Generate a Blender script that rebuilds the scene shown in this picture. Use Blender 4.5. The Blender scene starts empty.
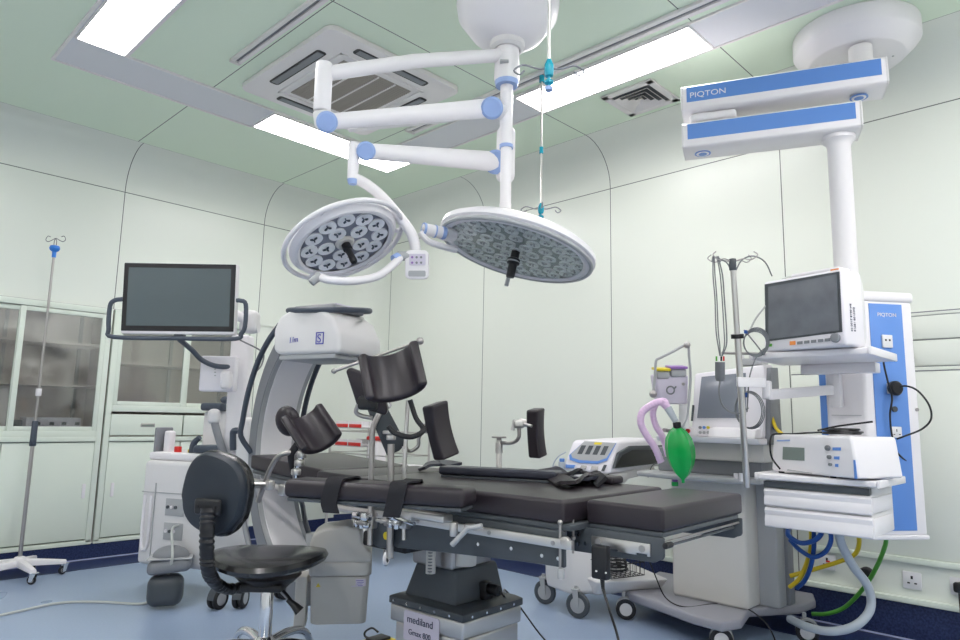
import bpy, bmesh, math, random
from mathutils import Matrix, Vector
random.seed(4)
C = bpy.context.scene.collection
R = math.radians
V = Vector

# ---------------------------------------------------------------- camera, light, exposure
EYE = V((0, 0, 1.10)); PITCH, ROLL, YAW = R(8.30), R(-1.12), R(44.25); FOC = 680.0
_f = V((math.cos(YAW)*math.cos(PITCH), math.sin(YAW)*math.cos(PITCH), math.sin(PITCH)))
_r0 = V((math.sin(YAW), -math.cos(YAW), 0)); _d0 = _f.cross(_r0)
RT = math.cos(ROLL)*_r0 + math.sin(ROLL)*_d0; DN = -math.sin(ROLL)*_r0 + math.cos(ROLL)*_d0; FW = _f
cam_data = bpy.data.cameras.new('camera'); cam = bpy.data.objects.new('camera', cam_data); C.objects.link(cam)
cam_data.sensor_width = 36; cam_data.lens = FOC/960*36; cam_data.clip_start = .05
cam.matrix_world = Matrix(((RT.x, -DN.x, -FW.x, EYE.x), (RT.y, -DN.y, -FW.y, EYE.y), (RT.z, -DN.z, -FW.z, EYE.z), (0, 0, 0, 1)))
bpy.context.scene.camera = cam
world = bpy.data.worlds.new('world'); bpy.context.scene.world = world; world.use_nodes = True
world.node_tree.nodes['Background'].inputs[0].default_value = (1, .97, .98, 1)
world.node_tree.nodes['Background'].inputs[1].default_value = .3
vs = bpy.context.scene.view_settings
vs.view_transform = 'Standard'; vs.look = 'None'; vs.gamma = 1; vs.use_curve_mapping = False
vs.exposure = 1.12
LAMP_POWER = 9.0

# a measured point: a sight line of the photograph met with a known height, wall plane or distance
def ray(px, py): return RT*((px-480)/FOC) + DN*((py-320)/FOC) + FW
def Pz(px, py, z): d = ray(px, py); return EYE + d*((z-EYE.z)/d.z)
def Px(px, py, x): d = ray(px, py); return EYE + d*(x/d.x)
def Py(px, py, y): d = ray(px, py); return EYE + d*(y/d.y)
def Pd(px, py, D): return EYE + ray(px, py)*D

# ---------------------------------------------------------------- materials
def mat(name, col, rough=.5, metal=0, spec=.5, coat=0, emit=0, alpha=1, trans=0, bump=0, bscale=60, var=0, vscale=8, ior=1.45):
    m = bpy.data.materials.new(name); m.use_nodes = True; nt = m.node_tree; b = nt.nodes['Principled BSDF']
    b.inputs['Base Color'].default_value = (*col, 1); b.inputs['Roughness'].default_value = rough
    b.inputs['Metallic'].default_value = metal; b.inputs['Specular IOR Level'].default_value = spec
    b.inputs['Coat Weight'].default_value = coat; b.inputs['Coat Roughness'].default_value = .12
    b.inputs['Alpha'].default_value = alpha; b.inputs['Transmission Weight'].default_value = trans; b.inputs['IOR'].default_value = ior
    if emit: b.inputs['Emission Color'].default_value = (*col, 1); b.inputs['Emission Strength'].default_value = emit
    if bump or var:
        tc = nt.nodes.new('ShaderNodeTexCoord'); n = nt.nodes.new('ShaderNodeTexNoise')
        n.inputs['Scale'].default_value = bscale if bump else vscale; n.inputs['Detail'].default_value = 5
        nt.links.new(tc.outputs['Object'], n.inputs['Vector'])
        if bump:
            bp = nt.nodes.new('ShaderNodeBump'); bp.inputs['Strength'].default_value = bump; bp.inputs['Distance'].default_value = .002
            nt.links.new(n.outputs['Fac'], bp.inputs['Height']); nt.links.new(bp.outputs['Normal'], b.inputs['Normal'])
        if var:
            n2 = nt.nodes.new('ShaderNodeTexNoise'); n2.inputs['Scale'].default_value = vscale; n2.inputs['Detail'].default_value = 4
            nt.links.new(tc.outputs['Object'], n2.inputs['Vector'])
            mx = nt.nodes.new('ShaderNodeMix'); mx.data_type = 'RGBA'
            mx.inputs[6].default_value = (*[c*(1-var) for c in col], 1); mx.inputs[7].default_value = (*[min(1, c*(1+var)) for c in col], 1)
            nt.links.new(n2.outputs['Fac'], mx.inputs[0]); nt.links.new(mx.outputs[2], b.inputs['Base Color'])
    return m

def seam_mat(name, col, seams, rough=.3, w=.003, dark=(.12, .14, .13), spec=.5, coat=0):
    """painted panels: thin dark joints where a coordinate meets a value"""
    m = mat(name, col, rough, spec=spec, coat=coat); nt = m.node_tree; b = nt.nodes['Principled BSDF']
    g = nt.nodes.new('ShaderNodeNewGeometry'); s = nt.nodes.new('ShaderNodeSeparateXYZ'); nt.links.new(g.outputs['Position'], s.inputs[0])
    last = None
    def mt(op, a, b2):
        n = nt.nodes.new('ShaderNodeMath'); n.operation = op
        for i, q in enumerate((a, b2)):
            if isinstance(q, (int, float)): n.inputs[i].default_value = q
            else: nt.links.new(q, n.inputs[i])
        return n.outputs[0]
    for ax, c in seams:
        d = mt('SUBTRACT', s.outputs['XYZ'.index(ax)], c); d = mt('ABSOLUTE', d, 0)
        d = mt('LESS_THAN', d, w)
        last = d if last is None else mt('MAXIMUM', last, d)
    mx = nt.nodes.new('ShaderNodeMix'); mx.data_type = 'RGBA'
    mx.inputs[6].default_value = (*col, 1); mx.inputs[7].default_value = (*dark, 1)
    nt.links.new(last, mx.inputs[0]); nt.links.new(mx.outputs[2], b.inputs['Base Color'])
    return m

GREEN = (.84, .85, .82)
M = {}
M['wall'] = mat('wall', GREEN)
M['ceil'] = seam_mat('ceiling_paint', (.74, .86, .70), [('X', 1.75), ('X', 3.0), ('Y', 1.54), ('Y', 2.80), ('Y', .28), ('X', .5), ('Y', 5.48), ('X', 3.96)], .45)
M['wl'] = seam_mat('left_wall_paint', (.76, .80, .73), [('X', 1.79), ('X', 3.02), ('Z', 2.87), ('X', 3.99), ('X', .55)], .28)
M['wr'] = seam_mat('right_wall_paint', (.765, .80, .73), [('Y', 5.46), ('Y', 4.13), ('Y', 2.80), ('Y', 1.53), ('Z', 2.87), ('Y', .27)], .28)
M['cab'] = mat('cabinet_enamel', (.71, .775, .69), .32)
M['cabdark'] = mat('cabinet_joint', (.22, .26, .23), .6)
M['inside'] = mat('cabinet_interior', (.62, .53, .49), .35, metal=.3, var=.25, vscale=3)
M['white'] = mat('white_enamel', (.80, .78, .80), .3)
M['offwhite'] = mat('offwhite_plastic', (.70, .69, .69), .38)
M['warm'] = mat('ivory_plastic', (.67, .65, .61), .45)
M['plastic'] = mat('white_plastic', (.78, .76, .80), .35)
M['lgrey'] = mat('light_grey_plastic', (.40, .41, .42), .4)
M['basegrey'] = mat('base_grey_plastic', (.33, .33, .37), .4)
M['mgrey'] = mat('mid_grey_plastic', (.22, .23, .25), .42)
M['tubegrey'] = mat('tube_housing_grey', (.56, .55, .52), .4)
M['dgrey'] = mat('dark_grey_paint', (.065, .075, .085), .38)
M['slate'] = mat('slate_rubber', (.06, .075, .10), .42)
M['black'] = mat('black_plastic', (.012, .012, .014), .4)
M['rubber'] = mat('black_rubber', (.018, .018, .02), .65)
M['vinyl'] = mat('black_vinyl', (.024, .019, .024), .36, bump=.12, bscale=220, var=.08)
M['navyvinyl'] = mat('navy_black_vinyl', (.022, .024, .038), .4, bump=.2, bscale=160)
M['seatvinyl'] = mat('seat_leatherette', (.020, .020, .021), .25, coat=.3, bump=.1, bscale=180)
M['backplastic'] = mat('blue_black_plastic', (.022, .029, .040), .45, bump=.25, bscale=300)
M['strap'] = mat('strap_webbing', (.012, .012, .016), .8, bump=.6, bscale=300)
M['steel'] = mat('brushed_steel', (.62, .60, .58), .28, metal=.88, bump=.05, bscale=200)
M['satin'] = mat('satin_steel', (.42, .40, .39), .33, metal=.85)
M['chrome'] = mat('chrome', (.75, .75, .76), .12, metal=1)
M['screen'] = mat('screen_glass', (.075, .10, .11), .22, coat=.4)
M['screen2'] = mat('monitor_screen', (.15, .16, .18), .2, coat=.5, var=.35, vscale=9)
M['screen3'] = mat('machine_screen', (.20, .22, .26), .25, coat=.3)
M['lcd'] = mat('lcd_grey', (.20, .24, .22), .3)
M['blue'] = mat('pendant_blue', (.12, .27, .66), .28)
M['paleblue'] = mat('pale_blue_cap', (.30, .42, .72), .35)
M['teal'] = mat('teal_fitting', (.01, .33, .45), .25)
M['ivblue'] = mat('bright_blue_plastic', (.03, .20, .65), .3)
M['lightgrey'] = mat('strip_grey', (.70, .70, .74), .4)
M['acwhite'] = mat('air_unit_white', (.80, .77, .76), .45)
M['acgrille'] = mat('air_unit_grille', (.36, .33, .29), .6)
M['acdark'] = mat('air_unit_slot', (.05, .06, .075), .5)
M['socket'] = mat('socket_white', (.75, .75, .76), .35)
M['yellow'] = mat('yellow_plastic', (.75, .60, .03), .4)
M['orange'] = mat('orange_plastic', (.9, .32, .08), .4)
M['red'] = mat('red_plastic', (.65, .03, .025), .4)
M['limegreen'] = mat('green_hose', (.10, .38, .05), .4)
M['hoseyellow'] = mat('yellow_hose', (.70, .52, .02), .4)
M['hoseblue'] = mat('blue_hose', (.01, .07, .30), .35)
M['hosegrey'] = mat('translucent_grey_hose', (.45, .50, .55), .3)
M['pink'] = mat('pink_lilac_tubing', (.86, .62, .86), .3, alpha=.9)
M['bag'] = mat('green_bag', (.0, .40, .07), .3, coat=.3)
M['purple'] = mat('purple_plastic', (.30, .16, .45), .4)
M['led'] = mat('lamp_reflector', (.93, .93, .95), .15, metal=.0, coat=.5)
M['lampface'] = mat('lamp_face_grey', (.21, .22, .27), .35)
M['lampglass'] = mat('lamp_cover_grey', (.40, .42, .41), .25)
M['ink'] = mat('dark_print', (.04, .05, .10), .6)
M['inkblue'] = mat('blue_print', (.10, .10, .42), .6)
M['cable'] = mat('pale_cable', (.50, .52, .50), .5)
M['gcable'] = mat('grey_cable', (.16, .17, .18), .5)
M['lamp'] = mat('lit_diffuser', (1, .965, .975), .6, emit=LAMP_POWER)
M['carton'] = mat('lilac_white_carton', (.62, .58, .68), .6)
# clear pane: mostly see-through with a sheen
def pane_mat():
    m = bpy.data.materials.new('clear_pane'); m.use_nodes = True; nt = m.node_tree; nt.nodes.clear()
    o = nt.nodes.new('ShaderNodeOutputMaterial'); mx = nt.nodes.new('ShaderNodeMixShader'); t = nt.nodes.new('ShaderNodeBsdfTransparent'); g = nt.nodes.new('ShaderNodeBsdfGlossy')
    t.inputs[0].default_value = (.86, .88, .86, 1); g.inputs['Roughness'].default_value = .08; mx.inputs[0].default_value = .16
    nt.links.new(t.outputs[0], mx.inputs[1]); nt.links.new(g.outputs[0], mx.inputs[2]); nt.links.new(mx.outputs[0], o.inputs[0]); return m
M['pane'] = pane_mat()
M['lamppane'] = pane_mat(); M['lamppane'].name = 'lamp_cover_pane'; M['lamppane'].node_tree.nodes['Mix Shader'].inputs[0].default_value = .07; M['lamppane'].node_tree.nodes['Transparent BSDF'].inputs[0].default_value = (.93, .95, .94, 1)
# floor: pale blue sheet vinyl with faint flecks
def vinyl_floor(name, col, fleck, rough, amt=.5):
    m = mat(name, col, rough); nt = m.node_tree; b = nt.nodes['Principled BSDF']
    tc = nt.nodes.new('ShaderNodeTexCoord'); n = nt.nodes.new('ShaderNodeTexNoise'); n.inputs['Scale'].default_value = 90; n.inputs['Detail'].default_value = 6
    n2 = nt.nodes.new('ShaderNodeTexNoise'); n2.inputs['Scale'].default_value = 1.3; n2.inputs['Detail'].default_value = 2
    rp = nt.nodes.new('ShaderNodeValToRGB'); rp.color_ramp.elements[0].position = .38; rp.color_ramp.elements[1].position = .66
    rp.color_ramp.elements[0].color = (*fleck, 1); rp.color_ramp.elements[1].color = (*col, 1)
    nt.links.new(tc.outputs['Object'], n.inputs[0]); nt.links.new(tc.outputs['Object'], n2.inputs[0]); nt.links.new(n.outputs['Fac'], rp.inputs[0])
    mx = nt.nodes.new('ShaderNodeMix'); mx.data_type = 'RGBA'; mx.blend_type = 'MULTIPLY'; mx.inputs[0].default_value = .25
    nt.links.new(rp.outputs[0], b.inputs['Base Color'])
    mr = nt.nodes.new('ShaderNodeMapRange'); mr.inputs[3].default_value = rough*.9; mr.inputs[4].default_value = rough*1.15
    nt.links.new(n2.outputs['Fac'], mr.inputs[0]); nt.links.new(mr.outputs[0], b.inputs['Roughness'])
    return m
M['floor'] = vinyl_floor('floor_vinyl', (.305, .39, .54), (.28, .36, .505), .28)
M['navy'] = vinyl_floor('navy_vinyl', (.030, .048, .135), (.010, .018, .07), .38)
M['weld'] = mat('weld_line', (.42, .46, .66), .5)

# ---------------------------------------------------------------- mesh helpers
def frame_from(z, x=None):
    z = V(z).normalized(); x = V(x) if x is not None else (V((1, 0, 0)) if abs(z.x) < .9 else V((0, 1, 0)))
    x = (x - z*x.dot(z)).normalized(); y = z.cross(x)
    return Matrix((x, y, z)).transposed()
def cr(pts, n=8, closed=False):
    pts = [V(p) for p in pts]; out = []; N = len(pts)
    rng = range(N if closed else N-1)
    for i in rng:
        if closed: p0, p1, p2, p3 = pts[i-1], pts[i], pts[(i+1) % N], pts[(i+2) % N]
        else: p1, p2 = pts[i], pts[i+1]; p0 = pts[i-1] if i else p1*2-p2; p3 = pts[i+2] if i+2 < N else p2*2-p1
        for k in range(n):
            t = k/n
            out.append(.5*((2*p1)+(p2-p0)*t+(2*p0-5*p1+4*p2-p3)*t*t+(3*p1-p0-3*p2+p3)*t**3))
    if not closed: out.append(pts[-1])
    return out
class MB:
    def __init__(s): s.bm = bmesh.new()
    def _merge(s, b, bev=0, seg=3, ang=.5):
        bmesh.ops.recalc_face_normals(b, faces=b.faces)
        if bev:
            es = [e for e in b.edges if len(e.link_faces) == 2 and e.calc_face_angle(0) > ang]
            bmesh.ops.bevel(b, geom=es, offset=bev, segments=seg, profile=.5, affect='EDGES', clamp_overlap=True)
        me = bpy.data.meshes.new('t'); b.to_mesh(me); b.free(); s.bm.from_mesh(me); bpy.data.meshes.remove(me); return s
    def box(s, x0, x1, y0, y1, z0, z1, bev=0, seg=2):
        return s.obox(((x0+x1)/2, (y0+y1)/2, (z0+z1)/2), (abs(x1-x0), abs(y1-y0), abs(z1-z0)), None, bev, seg)
    def obox(s, c, size, F=None, bev=0, seg=2, taper=1):
        b = bmesh.new(); bmesh.ops.create_cube(b, size=1)
        for v in b.verts:
            k = taper if v.co.z > 0 else 1
            v.co = V((v.co.x*size[0]*k, v.co.y*size[1]*k, v.co.z*size[2]))
            if F: v.co = F @ v.co
            v.co += V(c)
        return s._merge(b, bev, seg)
    def hexa(s, bot, top, bev=0, seg=2):
        b = bmesh.new(); vb = [b.verts.new(V(p)) for p in bot]; vt = [b.verts.new(V(p)) for p in top]; n = len(bot)
        b.faces.new(vb[::-1]); b.faces.new(vt)
        for i in range(n): b.faces.new((vb[i], vb[(i+1) % n], vt[(i+1) % n], vt[i]))
        return s._merge(b, bev, seg)
    def prism(s, poly, o, U, W, ext, bev=0, seg=2, ang=.5):
        """polygon in the plane (U,W) from origin o, pushed along ext"""
        o, U, W, ext = V(o), V(U), V(W), V(ext)
        bot = [o+U*a+W*c for a, c in poly]
        b = bmesh.new(); vb = [b.verts.new(p) for p in bot]; vt = [b.verts.new(p+ext) for p in bot]; n = len(bot)
        b.faces.new(vb[::-1]); b.faces.new(vt)
        for i in range(n): b.faces.new((vb[i], vb[(i+1) % n], vt[(i+1) % n], vt[i]))
        return s._merge(b, bev, seg, ang)
    def cyl(s, a, c, r, r2=None, n=20, bev=0):
        a, c = V(a), V(c); r2 = r if r2 is None else r2; F = frame_from(c-a)
        b = bmesh.new(); A = [b.verts.new(a+F@V((r*math.cos(2*math.pi*i/n), r*math.sin(2*math.pi*i/n), 0))) for i in range(n)]
        B = [b.verts.new(c+F@V((r2*math.cos(2*math.pi*i/n), r2*math.sin(2*math.pi*i/n), 0))) for i in range(n)]
        b.faces.new(A[::-1]); b.faces.new(B)
        for i in range(n): b.faces.new((A[i], A[(i+1) % n], B[(i+1) % n], B[i]))
        return s._merge(b, bev, 2)
    def tube(s, pts, r, n=10, closed=False, sm=0, flat=1, up=None):
        pts = cr(pts, sm, closed) if sm else [V(p) for p in pts]
        b = bmesh.new(); rings = []; N = len(pts); X = None
        for i, p in enumerate(pts):
            t = (pts[(i+1) % N]-pts[i-1]) if closed else (pts[min(i+1, N-1)]-pts[max(i-1, 0)])
            if t.length < 1e-9: t = V((0, 0, 1))
            t.normalize()
            if up is not None: X = (V(up)-t*V(up).dot(t)).normalized()
            elif X is None: X = frame_from(t).col[0]
            else:
                X = X-t*X.dot(t)
                X = X.normalized() if X.length > 1e-6 else frame_from(t).col[0]
            Y = t.cross(X); rr = r(i/(N-1)) if callable(r) else r
            rings.append([b.verts.new(p+X*rr*flat*math.cos(2*math.pi*k/n)+Y*rr*math.sin(2*math.pi*k/n)) for k in range(n)])
        for i in range(N if closed else N-1):
            A, B = rings[i], rings[(i+1) % N]
            for k in range(n): b.faces.new((A[k], A[(k+1) % n], B[(k+1) % n], B[k]))
        if not closed: b.faces.new(rings[0][::-1]); b.faces.new(rings[-1])
        return s._merge(b)
    def sweep(s, pts, sec, up, closed=False, bev=0):
        """a flat section sec (list of (a,b)) carried along pts, a along 'up', b sideways"""
        pts = [V(p) for p in pts]; N = len(pts); b = bmesh.new(); rings = []
        for i, p in enumerate(pts):
            t = (pts[(i+1) % N]-pts[i-1]) if closed else (pts[min(i+1, N-1)]-pts[max(i-1, 0)])
            t.normalize(); u = up(i) if callable(up) else V(up); X = (u-t*u.dot(t)).normalized(); Y = t.cross(X)
            rings.append([b.verts.new(p+X*a+Y*c) for a, c in sec])
        n = len(sec)
        for i in range(N if closed else N-1):
            A, B = rings[i], rings[(i+1) % N]
            for k in range(n): b.faces.new((A[k], A[(k+1) % n], B[(k+1) % n], B[k]))
        if not closed: b.faces.new(rings[0][::-1]); b.faces.new(rings[-1])
        return s._merge(b, bev, 2, .7)
    def lathe(s, prof, o=(0, 0, 0), axis=(0, 0, 1), n=32, squash=None, F=None):
        o = V(o); F = F or frame_from(axis); b = bmesh.new(); rings = []
        for r, h in prof:
            if r < 1e-6: rings.append([b.verts.new(o+F@V((0, 0, h)))])
            else: rings.append([b.verts.new(o+F@V((r*math.cos(2*math.pi*k/n)*(squash or 1), r*math.sin(2*math.pi*k/n), h))) for k in range(n)])
        for A, B in zip(rings, rings[1:]):
            if len(A) == 1 and len(B) == 1: continue
            for k in range(n):
                if len(A) == 1: b.faces.new((A[0], B[(k+1) % n], B[k]))
                elif len(B) == 1: b.faces.new((A[k], A[(k+1) % n], B[0]))
                else: b.faces.new((A[k], A[(k+1) % n], B[(k+1) % n], B[k]))
        return s._merge(b)
    def torus(s, c, rad, r, F=None, n=10, N=48, a0=0, a1=360, sq=1):
        F = F or Matrix.Identity(3); full = a1-a0 >= 360; K = N if full else N+1
        pts = [V(c)+F@V((rad*math.cos(R(a0+(a1-a0)*i/N)), rad*sq*math.sin(R(a0+(a1-a0)*i/N)), 0)) for i in range(K)]
        return s.tube(pts, r, n, closed=full)
    def sph(s, c, r, sc=(1, 1, 1), F=None, u=20, v=12):
        b = bmesh.new(); bmesh.ops.create_uvsphere(b, u_segments=u, v_segments=v, radius=1)
        for x in b.verts:
            q = V((x.co.x*r*sc[0], x.co.y*r*sc[1], x.co.z*r*sc[2])); x.co = (F@q if F else q)+V(c)
        return s._merge(b)
    def build(s, name, m, parent=None, label=None, ang=.6, local=False):
        bm = s.bm
        if parent is not None and not local:
            inv = root_of(parent).matrix_basis.inverted(); bmesh.ops.transform(bm, matrix=inv, verts=bm.verts)
        for e in bm.edges:
            e.smooth = len(e.link_faces) == 2 and e.calc_face_angle(0) < ang
        for f in bm.faces: f.smooth = True
        me = bpy.data.meshes.new(name); bm.to_mesh(me); bm.free(); me.materials.append(M[m] if isinstance(m, str) else m)
        o = bpy.data.objects.new(name, me); C.objects.link(o)
        if parent is not None: o.parent = parent
        if label: o['label'] = label
        return o
def root_of(o):
    while o.parent: o = o.parent
    return o
def tag(o, label, cat, group=None, kind=None):
    o['label'] = label; o['category'] = cat
    if group: o['group'] = group
    if kind: o['kind'] = kind
    return o
def thing(name, label, cat, loc=(0, 0, 0), rotz=0, group=None):
    o = bpy.data.objects.new(name, None); C.objects.link(o); o.location = loc; o.rotation_euler = (0, 0, rotz); o.empty_display_size = .05
    o.matrix_basis = Matrix.Translation(V(loc)) @ Matrix.Rotation(rotz, 4, 'Z')
    return tag(o, label, cat, group)
def struct(o): o['kind'] = 'structure'; return o
def copy_thing(o, parent=None):
    c = o.copy(); C.objects.link(c)
    if parent is not None: c.parent = parent
    for ch in list(o.children): copy_thing(ch, c)
    return c
def text(name, s, size, o, U, W, m, parent, label=None, depth=.0006, sx=1.0, align='LEFT'):
    """lettering lying in the plane (U right, W up) at o"""
    cu = bpy.data.curves.new('txt', 'FONT'); cu.body = s; cu.size = size; cu.extrude = depth; cu.align_x = align
    to = bpy.data.objects.new('txt', cu); C.objects.link(to); bpy.context.view_layer.update()
    me = bpy.data.meshes.new_from_object(to.evaluated_get(bpy.context.evaluated_depsgraph_get())); bpy.data.objects.remove(to)
    U, W = V(U).normalized(), V(W).normalized(); N = U.cross(W)
    b = MB(); t = bmesh.new(); t.from_mesh(me); bpy.data.meshes.remove(me)
    for v in t.verts: v.co = V(o)+U*v.co.x*sx+W*v.co.y+N*(v.co.z+.0008)
    b._merge(t); return b.build(name, m, parent, label)

# ---------------------------------------------------------------- the room
XR, YL, ZC, ZW, CV = 4.28, 5.80, 3.20, 2.88, .32   # right wall, left wall, ceiling, top of wall, cove
X0, Y0 = -1.3, -1.6
b = MB(); b.box(X0, XR, Y0, YL+.44, -.05, 0); struct(b.build('floor', 'floor'))
b = MB(); b.box(X0, XR, YL-.35, YL, 0, .002); b.box(XR-.37, XR, Y0, YL-.35, 0, .002); struct(b.build('trim_1', 'navy'))
b = MB(); b.box(X0, XR, Y0, YL, ZC, ZC+.05); struct(b.build('ceiling', 'ceil'))
def wall(name, path, normals, zb, m, cove=True, prof=None):
    if cove and prof is None: wall('trim_'+{'left': '6', 'corner': '7', 'right': '8'}[name[5:]], path, normals, zb, m, True, [(CV*(1-math.cos(R(a))), ZW+CV*math.sin(R(a))) for a in range(0, 91, 10)])
    prof = prof or ([(0, zb), (0, ZW)] if cove else [(0, zb), (0, ZC)])
    bm = bmesh.new(); rows = []
    for p, n in zip(path, normals): rows.append([bm.verts.new(V((p[0]+n[0]*d, p[1]+n[1]*d, z))) for d, z in prof])
    for A, B in zip(rows, rows[1:]):
        for k in range(len(prof)-1): bm.faces.new((A[k], B[k], B[k+1], A[k+1]))
    b = MB(); b._merge(bm); return struct(b.build(name, m, ang=1.2))
RC = .33
wall('wall_left', [(X0, YL), (XR-RC, YL)], [(0, -1), (0, -1)], 1.91, 'wl')
b = MB(); b.box(2.985, XR-RC, YL, YL+.03, 0, 1.915); struct(b.build('wall_left', 'wl'))
arc = [(XR-RC+RC*math.sin(R(a)), YL-RC+RC*math.cos(R(a))) for a in range(0, 91, 9)]
nrm = [(-math.sin(R(a)), -math.cos(R(a))) for a in range(0, 91, 9)]
wall('wall_corner', arc, nrm, 0, 'wr')
wall('wall_right', [(XR, YL-RC), (XR, Y0)], [(-1, 0), (-1, 0)], 0, 'wr')
wall('wall_rear', [(X0, Y0), (XR, Y0)], [(0, 1), (0, 1)], 0, 'wall', False)
wall('wall_near', [(X0, Y0), (X0, YL)], [(1, 0), (1, 0)], 0, 'wall', False)
# baseboards: navy sheet turned up the wall, pale weld line at its foot
b = MB(); b.box(X0, XR-RC, YL-.012, YL, .008, .12); struct(b.build('baseboard_left', 'navy'))
b = MB(); b.box(XR-.012, XR, Y0, YL-RC, .008, .19); struct(b.build('baseboard_right', 'navy'))
b = MB(); b.prism([(p[0]-XR, p[1]-YL) for p in arc]+[(p[0]+n[0]*.012-XR, p[1]+n[1]*.012-YL) for p, n in list(zip(arc, nrm))[::-1]], (XR, YL, .008), (1, 0, 0), (0, 1, 0), (0, 0, .14)); struct(b.build('baseboard_corner', 'navy'))
b = MB(); b.box(X0, XR-RC, YL-.016, YL-.002, .0, .010); b.box(XR-.016, XR-.002, Y0, YL-RC, 0, .010); struct(b.build('trim_2', 'weld'))

# ceiling: ring of grey strips with lit panels
def quad(b, x0, x1, y0, y1, z0=ZC-.006, z1=ZC+.01, bev=0): b.box(x0, x1, y0, y1, z0, z1, bev)
b = MB(); quad(b, .93, 2.20, 4.17, 4.53); quad(b, .93, 1.22, Y0, 4.17); quad(b, 3.14, 3.45, Y0, 4.19); struct(b.build('trim_3', 'lightgrey'))
b = MB()
for x0, x1, y0, y1 in ((.93, 2.20, 4.525, 4.54), (.92, .935, Y0, 4.54), (1.215, 1.23, Y0, 4.17), (1.23, 3.14, 4.16, 4.172), (3.445, 3.458, Y0, 4.2), (3.135, 3.145, Y0, 4.17)):
    quad(b, x0, x1, y0, y1, ZC-.012)
struct(b.build('trim_4', 'acwhite'))
for k, (x0, x1, y0, y1, lab) in enumerate(((.955, 1.205, 2.60, 4.15, 'lit ceiling panel at the upper left, cut by the top edge of the photo'),
        (2.21, 3.44, 4.20, 4.50, 'lit ceiling panel behind the small lamp head, near the left wall'),
        (3.155, 3.435, 1.57, 2.78, 'lit ceiling panel beside the square louvred vent'),
        (.955, 1.205, -.9, .9, None), (3.155, 3.435, -1.3, .05, None), (1.35, 2.95, -1.0, -.72, None), (-.75, -.47, -.3, 1.4, None), (-.75, -.47, 2.4, 3.8, None))):  # panels without a label are out of view, added to brighten room and front faces
    cx, cy = (x0+x1)/2, (y0+y1)/2
    t = thing('ceiling_light', lab or 'unseen ceiling panel added to light the room', 'ceiling light', (cx, cy, ZC), 0, None if lab else 'unseen ceiling panels added for light')
    b = MB()
    for a in ((x0-.012, x1+.012, y0-.012, y0), (x0-.012, x1+.012, y1, y1+.012), (x0-.012, x0, y0, y1), (x1, x1+.012, y0, y1)): b.box(*a, ZC-.016, ZC-.002)
    b.build('frame', 'acwhite', t)
    b = MB(); b.box(x0, x1, y0, y1, ZC-.012, ZC-.004); b.build('diffuser', 'lamp', t)
# two steel hanger rails
for lab, x0, x1, y0, y1 in (('long hanger rail on the ceiling above the left side of the air unit', 1.655, 1.72, .9, 3.72), ('long hanger rail on the ceiling alongside the lit panel on the right', 2.99, 3.075, -.6, 3.70)):
    t = thing('ceiling_rail', lab, 'rail', ((x0+x1)/2, (y0+y1)/2, ZC))
    b = MB(); w = (x1-x0)/3; b.box(x0, x0+w, y0, y1, ZC-.018, ZC, .002); b.box(x1-w, x1, y0, y1, ZC-.018, ZC, .002); b.build('track', 'acwhite', t)
    b = MB(); b.box(x0+w, x1-w, y0, y1, ZC-.006, ZC); b.build('slot', 'mgrey', t)
    b = MB(); b.box(x0, x1, y1, y1+.025, ZC-.02, ZC, .003); b.build('end_cap', 'warm', t)
# cassette air unit
t = thing('air_conditioner', 'square ceiling air unit with four dark slots and a beige grille', 'air conditioner', (2.35, 3.48, ZC))
def rrect(x0, x1, y0, y1, r, n=6):
    out = []
    for cx, cy, a in ((x1-r, y1-r, 0), (x0+r, y1-r, 90), (x0+r, y0+r, 180), (x1-r, y0+r, 270)):
        out += [(cx+r*math.cos(R(a+90*i/n)), cy+r*math.sin(R(a+90*i/n))) for i in range(n+1)]
    return out
b = MB(); b.prism(rrect(1.845, 2.83, 2.96, 4.0, .06), (0, 0, ZC-.035), (1, 0, 0), (0, 1, 0), (0, 0, .035), .008); b.build('panel', 'acwhite', t)
for i, (x0, x1, y0, y1) in enumerate(((1.92, 1.985, 3.20, 3.76), (2.69, 2.755, 3.20, 3.76), (2.07, 2.61, 3.02, 3.085), (2.07, 2.61, 3.875, 3.94))):
    b = MB(); b.prism(rrect(x0, x1, y0, y1, .02), (0, 0, ZC-.037), (1, 0, 0), (0, 1, 0), (0, 0, .02)); s = b.build('air_slot', 'black', t)
    b = MB()
    if x1-x0 < .1: b.box(x0+.012, x1-.012, y0+.02, y1-.02, ZC-.041, ZC-.036)
    else: b.box(x0+.02, x1-.02, y0+.012, y1-.012, ZC-.041, ZC-.036)
    b.build('louvre', 'mgrey', s)
b = MB()
for a in ((2.03, 2.655, 3.13, 3.15), (2.03, 2.655, 3.82, 3.84), (2.03, 2.05, 3.13, 3.84), (2.635, 2.655, 3.13, 3.84)): b.box(*a, ZC-.042, ZC-.034, .002)
b.build('grille_frame', 'acwhite', t)
b = MB(); b.box(2.09, 2.60, 3.19, 3.78, ZC-.040, ZC-.034); g = b.build('grille', 'acgrille', t)
b = MB()
for i in range(1, 4): b.box(2.09+.1275*i-.005, 2.09+.1275*i+.005, 3.19, 3.78, ZC-.046, ZC-.038)
b.build('grille_ribs', 'acwhite', g)
b = MB()
for i in range(1, 30): b.box(2.09, 2.60, 3.19+.59*i/30-.004, 3.19+.59*i/30+.004, ZC-.0425, ZC-.038)
b.build('grille_slats', 'acgrille', g)
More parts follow.
